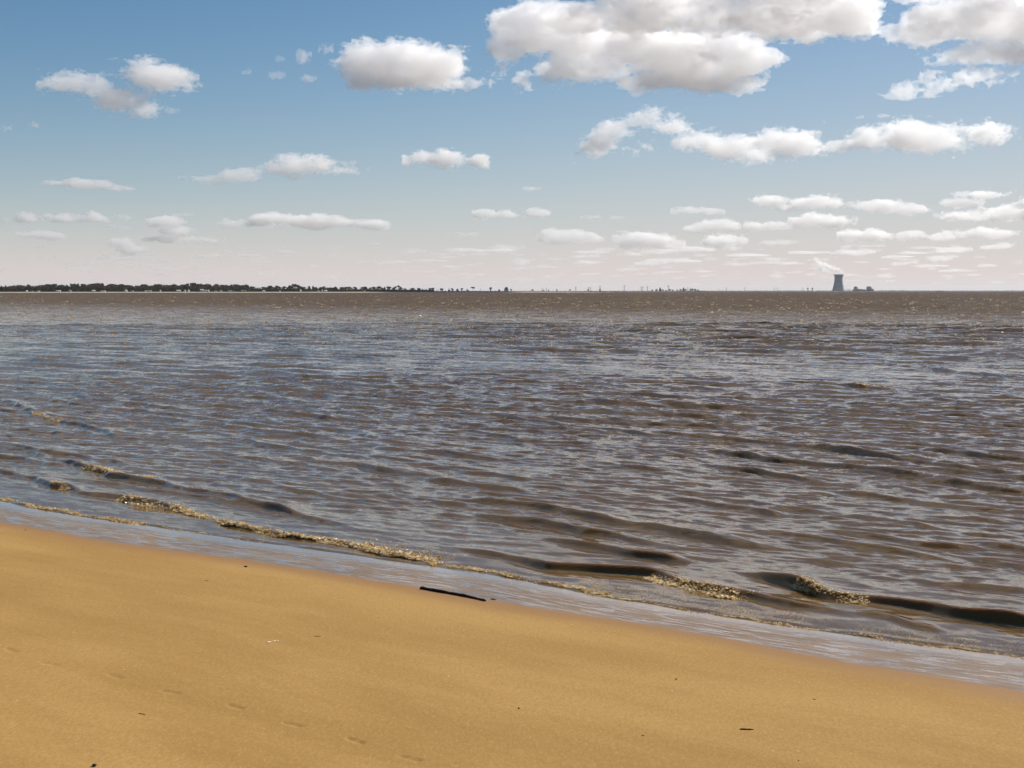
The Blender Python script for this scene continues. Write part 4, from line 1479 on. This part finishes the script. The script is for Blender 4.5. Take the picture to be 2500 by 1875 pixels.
def lumps_mesh(name, P, rad, squash, seed, flakes=2.4):
    r = np.random.default_rng(seed)
    n = len(P)
    rot_ = r.uniform(0, 6.28, n)
    st = r.uniform(.7, 1.6, (n, 1))
    base = ICO_V[None] * (1 + r.normal(0, .16, (n, 12, 1)))
    x = base[..., 0] * st
    y = base[..., 1]
    c, s = np.cos(rot_)[:, None], np.sin(rot_)[:, None]
    v = np.stack((x * c - y * s, x * s + y * c, base[..., 2] * squash), -1) * np.asarray(rad)[:, None, None] + P[:, None, :]
    f = (ICO_F[None] + 12 * np.arange(n)[:, None, None]).reshape(-1, 3)
    v = v.reshape(-1, 3)
    if flakes:
        # thin torn films of foam that the low sun shines through
        k = int(n * flakes)
        pick = r.integers(0, n, k)
        rr_ = np.asarray(rad)[pick][:, None] * r.uniform(.9, 2.0, (k, 1))
        c0 = P[pick] + np.column_stack((r.normal(0, 1, k), r.normal(0, 1, k), r.uniform(.2, 1.1, k))) * rr_ * .8
        e1 = r.normal(size=(k, 3)) * (1, 1, .5)
        e1 /= np.linalg.norm(e1, axis=1)[:, None]
        e2 = np.cross(e1, r.normal(size=(k, 3)))
        e2 /= np.linalg.norm(e2, axis=1)[:, None]
        q = np.stack((c0 - e1 * rr_, c0 - e2 * rr_ * .6, c0 + e1 * rr_, c0 + e2 * rr_ * .6), 1).reshape(-1, 3)
        b0 = len(v) + 4 * np.arange(k)[:, None]
        f = np.concatenate((f, b0 + np.array((0, 1, 2)), b0 + np.array((0, 2, 3))))
        v = np.concatenate((v, q))
    return mesh_np(name, v, f)


m, nt, out = material('tan_foam')
g = N(nt)
pos = g.new('ShaderNodeNewGeometry').outputs['Position']
fc = g.mix(g.ramp(g.noise(pos, 9.0, 2.0).outputs['Fac'], .35, .65), (0.50, 0.33, 0.13, 1), (0.88, 0.73, 0.48, 1))
b1 = g.new('ShaderNodeBsdfPrincipled', Roughness=0.16, IOR=1.33)
nt.links.new(fc, b1.inputs['Base Color'])
tl = g.new('ShaderNodeBsdfTranslucent')
nt.links.new(fc, tl.inputs['Color'])
mx = g.new('ShaderNodeMixShader')
mx.inputs[0].default_value = 0.5
nt.links.new(b1.outputs[0], mx.inputs[1])
nt.links.new(tl.outputs[0], mx.inputs[2])
nt.links.new(mx.outputs[0], out.inputs['Surface'])
MAT_FOAM = m


def foam_run(pts, n, front, back, r0, r1, seed, label, squash=.6, clump=.6):
    """Foam lumps strewn along a run; front/back: metres shoreward/seaward of the line."""
    r = np.random.default_rng(seed)
    cu, cv = curve(pts)
    n = int(n * 1.5)
    u = r.uniform(cu[0], cu[-1], n)
    dens = np.clip(.55 + .6 * np.sin(u * 2.1 + seed) * clump + .45 * np.sin(u * 5.3 + 2 * seed) * clump, .06, 1)
    u = u[r.uniform(0, 1, n) < dens]
    t = r.beta(1.3, 2.2, len(u))
    v = np.interp(u, cu, cv) - .8 * front + .8 * (front + back) * t + 0.05 * np.sin(u * 3.3) + .03 * np.sin(u * 9 + seed)
    x, y = xy_of(u, v)
    rad = .62 * (r0 + (r1 - r0) * r.beta(1.1, 3.6, len(u)))
    z = water_z(x, y) + rad * .2
    o = link_mesh('foam', lumps_mesh('foam', np.stack((x, y, z), -1), rad, squash, seed), MAT_FOAM)
    return tag(o, label, kind='stuff')


foam_run([(215, 1143), (289, 1158), (372, 1168)], 900, .30, .30, .012, .05, 1, 'tan foam on the upper left breaking crest')
foam_run([(300, 1218), (339, 1227), (452, 1246), (540, 1272)], 2200, .34, .12, .010, .05, 2, 'golden foam on the dark crest at the left')
foam_run([(128, 1184), (150, 1190), (175, 1196)], 200, .2, .1, .012, .04, 3, 'tuft of foam at the left')
foam_run([(540, 1272), (565, 1281), (678, 1306), (814, 1324), (904, 1344), (1000, 1362), (1071, 1378)], 4600, .20, .22, .010, .045, 4, 'long line of golden foam along the near surf')
foam_run([(800, 1322), (904, 1343), (1000, 1360), (1060, 1370)], 1800, .24, .45, .010, .045, 5, 'thicker golden foam in the middle of the near surf')
foam_run([(1060, 1374), (1207, 1400), (1342, 1427), (1478, 1452)], 2000, .10, .25, .008, .030, 6, 'thin golden foam line running to the wash edge')
foam_run([(1588, 1408), (1650, 1424), (1720, 1440), (1800, 1456)], 3400, .36, .18, .010, .046, 7, 'bright tumbling foam on the nearest breaker', .75)
foam_run([(1945, 1432), (2020, 1452), (2120, 1470)], 2000, .30, .12, .010, .044, 8, 'tumbling foam on the right breaker', .75)
foam_run([(0, 1218), (68, 1236), (226, 1264), (345, 1282)], 2600, .06, .34, .008, .034, 9, 'brown foam edge of the wash at the left')
foam_run([(330, 1279), (497, 1304), (640, 1326)], 500, .02, .10, .006, .018, 10, 'thin foam lip of the wash left of centre')
foam_run([(1420, 1447), (1614, 1479), (1800, 1510), (1952, 1532), (2223, 1571), (2500, 1606), (2650, 1627)], 3000, .03, .12, .006, .020, 11, 'thin bright foam lip of the wash at the right', .6, .5)
foam_run([(1420, 1425), (1700, 1480), (1952, 1515), (2223, 1556), (2500, 1590)], 1700, .30, .75, .006, .014, 12, 'scattered bubbles on the last wash', .6, .4)
foam_run([(2100, 946), (2150, 950), (2190, 953)], 260, .5, .5, .03, .09, 13, 'foam tuft on a far crest at the right')
foam_run([(85, 1012), (110, 1020), (150, 1030)], 260, .3, .3, .015, .06, 14, 'foam tuft on a crest at the left edge')
foam_run([(1630, 1420), (1750, 1440), (1850, 1455)], 700, .55, .35, .006, .018, 15, 'spattered foam behind the nearest breaker', .5, .3)
foam_run([(860, 1325), (960, 1345), (1100, 1368)], 700, .3, .9, .006, .020, 16, 'spattered foam seaward of the surf line', .5, .3)

# small whitecaps on the open water
r_ = np.random.default_rng(31)
P, rad = [], []
for _ in range(2100):
    py = 716 + 130 * r_.uniform() ** 1.25
    pxx = r_.uniform(-80, 2580)
    if r_.uniform() > np.interp(pxx, [0, 900, 1700, 2500], [.4, .6, .9, 1.0]):
        continue
    x, y = ground(pxx, py)
    dist = math.hypot(x, y)
    w = min(dist, 700) / 230.0
    a = base_ang = math.atan2(-.6, .8) + r_.normal(0, .25)
    n = 3
    L = r_.uniform(.2, 1.1) * w
    for k in range(n):
        t = (k / (n - 1) - .5) * L
        P.append((x + math.cos(a) * t + r_.normal(0, .12 * w), y + math.sin(a) * t + r_.normal(0, .3 * w)))
        rad.append(r_.uniform(.03, .085) * w)
P = np.array(P)
z = water_z(P[:, 0], P[:, 1]) + .12 * np.minimum(np.hypot(P[:, 0], P[:, 1]) / 300, 2)
caps = link_mesh('whitecaps', lumps_mesh('whitecaps', np.column_stack((P, z)), np.array(rad), .45, 32, 2.5), MAT_FOAM)
tag(caps, 'scattered pale whitecaps on the open brown water', kind='stuff')


# ------------------------------------------------------------------ things washed up on the sand
def on_sand(px, py):
    z = .3
    for _ in range(6):
        x, y = ground(px, py, z)
        z = float(sand_z(x, y))
    return np.array((x, y, z))


def stick_mesh(name, a, b_, ra, rb, bend, seed, sides=10, segs=26, lift=.6):
    r = random.Random(seed)
    a, b_ = np.array(a), np.array(b_)
    ax = (b_ - a)
    L = np.linalg.norm(ax)
    ax = ax / L
    side = np.cross((0, 0, 1), ax)
    side /= np.linalg.norm(side)
    up = np.cross(ax, side)
    vs = []
    for i in range(segs + 1):
        t = i / segs
        rad = ra + (rb - ra) * t
        rad *= 1 + .10 * math.sin(t * 17 + seed) + .06 * math.sin(t * 41 + 2 * seed)
        if i in (0, segs):
            rad *= .55
        c = a + ax * L * t + side * bend * L * (math.sin(t * 3.1) * .6 + math.sin(t * 7.3 + seed) * .25) + np.array((0, 0, rad * lift))
        for j in range(sides):
            an = 2 * math.pi * j / sides
            k = rad * (1 + .13 * math.sin(3 * an + t * 5) + r.uniform(-.06, .06))
            vs.append(c + side * math.cos(an) * k + up * math.sin(an) * k)
    fs = [(i * sides + j, i * sides + (j + 1) % sides, (i + 1) * sides + (j + 1) % sides, (i + 1) * sides + j) for i in range(segs) for j in range(sides)]
    me = bpy.data.meshes.new(name)
    me.from_pydata([tuple(v) for v in vs], [], fs + [tuple(range(sides))[::-1], tuple(segs * sides + j for j in range(sides))])
    me.polygons.foreach_set('use_smooth', np.ones(len(me.polygons), bool))
    return me


MAT_WETWOOD = simple_mat('wet_black_driftwood', (0.022, 0.014, 0.010), 0.75, 0.4, 9.0, 0.25)
MAT_TWIG = simple_mat('dark_twig', (0.045, 0.022, 0.012), 0.8, 0.3, 20.0, 0.2)
MAT_STRAW = simple_mat('bleached_reed', (0.80, 0.68, 0.46), 0.5, 0.12, 25.0)
MAT_SHELL = simple_mat('white_shell', (0.78, 0.70, 0.58), 0.4, 0.1, 30.0)
MAT_STONE = simple_mat('dark_pebble', (0.035, 0.026, 0.022), 0.6, 0.3, 30.0)
MAT_MUDTWIG = simple_mat('sandy_brown_twig', (0.17, 0.095, 0.04), 0.9, 0.2, 30.0)

p, q = on_sand(1026, 1437), on_sand(1187, 1468)
tag(link_mesh('driftwood_branch', stick_mesh('driftwood_branch', p, q, .030, .019, .022, 3, 12, 34, .75), MAT_WETWOOD), 'long black driftwood branch lying at the edge of the wet sand', 'driftwood')
for a, b_, r1, r2, bend, mt, nm, lab, cat in [
    ((1198, 1462.5), (1210, 1464.5), .011, .008, .02, MAT_WETWOOD, 'twig', 'short black twig just beyond the right end of the driftwood branch', 'twig'),
    ((1806, 1781), (1840, 1781.5), .011, .007, -.07, MAT_TWIG, 'twig', 'curved dark brown twig alone on the sand at the lower right', 'twig'),
    ((596, 1384), (604, 1384.4), .016, .014, .0, MAT_WETWOOD, 'wood_chip', 'small black wood chip on damp sand left of the driftwood', 'wood chip'),
    ((768, 1553.5), (783, 1554), .006, .004, .03, MAT_MUDTWIG, 'twig', 'thin brown twig right of the pale reed', 'twig'),
    ((339, 1742.5), (355, 1745), .006, .004, .03, MAT_MUDTWIG, 'twig', 'thin brown twig below the line of footprints', 'twig'),
    ((500, 1417.4), (509, 1417.8), .006, .004, .02, MAT_MUDTWIG, 'twig', 'faint brown twig on damp sand at the left', 'twig'),
    ((1984, 1707), (1992, 1708.5), .005, .004, .02, MAT_MUDTWIG, 'twig', 'faint brown twig on the sand at the right', 'twig'),
    ((1567, 1795.5), (1573, 1797), .006, .004, .02, MAT_MUDTWIG, 'twig', 'tiny brown twig left of the curved dark twig', 'twig'),
]:
    tag(link_mesh(nm, stick_mesh(nm, on_sand(*a), on_sand(*b_), r1, r2, bend, len(lab), 8, 10), mt), lab, cat)

root = empty('reed_stem', tuple(on_sand(649, 1570)))
tag(root, 'pale bleached reed stem lying alone on the sand', 'reed')
o0 = np.array(root.location)
for a, b_ in (((649, 1570.2), (662, 1567.9)), ((663.2, 1567.6), (674, 1566.2)), ((675.5, 1566), (680.5, 1565.4))):
    link_mesh('stem_piece', stick_mesh('stem_piece', on_sand(*a) - o0, on_sand(*b_) - o0, .0085, .0075, .004, 5, 8, 6, 1.0), MAT_STRAW, root)


def pebble(px, py, size, lab):
    c = on_sand(px, py)
    rp = np.random.default_rng(int(px))
    v = ICO_V * (1 + rp.normal(0, .12, (12, 1))) * np.array((1.2, 1, .8)) * size
    me = mesh_np('pebble', v, ICO_F)
    o = link_mesh('pebble', me, MAT_STONE)
    o.location = (c[0], c[1], c[2] + size * .45)
    md = o.modifiers.new('round', 'SUBSURF')
    md.levels = md.render_levels = 1
    return tag(o, lab, 'pebble')


pebble(230, 1871, .028, 'dark pebble at the lower left edge of the sand')
pebble(1267, 1730, .014, 'tiny dark pebble near the middle of the lower sand')
pebble(1651, 1659, .014, 'tiny dark pebble on the sand above and left of the curved twig')
pebble(1950, 1857, .009, 'tiny dark pebble at the lower right')
pebble(62, 1294, .016, 'tiny dark pebble on damp sand at the far left')


def shell_mesh():
    vs, fs = [(0, 0, 0)], []
    nr, na = 4, 15
    for i in range(1, nr + 1):
        t = i / nr
        for j in range(na):
            a = R(-75 + 150 * j / (na - 1))
            rr2 = t * (1 + .05 * (-1) ** j * t)
            vs.append((rr2 * math.sin(a), rr2 * math.cos(a), .42 * math.sin(math.pi * (.12 + .78 * t)) * math.cos(a * .9) + .05 * (-1) ** j * t))
    for j in range(na - 1):
        fs.append((0, 1 + j, 2 + j, 0))
    tri = [(0, 1 + j, 2 + j) for j in range(na - 1)]
    quad = [(1 + i * na + j, 1 + (i + 1) * na + j, 2 + (i + 1) * na + j, 2 + i * na + j) for i in range(nr - 1) for j in range(na - 1)]
    me = bpy.data.meshes.new('shell')
    me.from_pydata(vs, [], tri + quad)
    me.materials.append(MAT_SHELL)
    me.polygons.foreach_set('use_smooth', np.ones(len(me.polygons), bool))
    return me


SHELL = shell_mesh()
for i, (a, b_, s_) in enumerate([(303, 1635, .014), (835, 1657, .012), (516, 1714, .010), (271, 1802, .009), (1095, 1651, .012), (1692, 1667, .013), (1640, 1687, .012), (1885, 1833, .012),
                                 (1947, 1836, .018), (2078, 1841, .014), (246, 1480, .013), (209, 1368, .011), (1881, 1806, .010), (107, 1622, .011), (40, 1711, .011), (1133, 1538, .012), (1396, 1525, .012),
                                 (1640, 1687, .010), (62, 1326, .016), (1095, 1652, .010), (2014, 1588, .016)]):
    c = on_sand(a, b_)
    o = bpy.data.objects.new('shell', SHELL)
    COL.objects.link(o)
    o.location = tuple(c + np.array((0, 0, .002)))
    o.scale = (s_, s_, s_)
    o.rotation_euler = (random.uniform(-.3, .3), random.uniform(-.3, .3), random.uniform(0, 6.28))
    tag(o, 'tiny white shell fragment lying on the smooth sand', 'shell', 'shell fragments on the sand')

# ------------------------------------------------------------------ air
hz = box_mesh('haze', -95000, 95000, -3000, 95000, -4.2, 330)
m, nt, out = material('thin_haze')
v_ = nt.nodes.new('ShaderNodeVolumePrincipled')
v_.inputs['Color'].default_value = (0.90, 0.92, 0.97, 1)
v_.inputs['Density'].default_value = 1.0e-5
v_.inputs['Anisotropy'].default_value = 0.2
nt.links.new(v_.outputs[0], out.inputs['Volume'])
tag(link_mesh('haze', hz, m), 'thin pale haze over the water', kind='stuff')
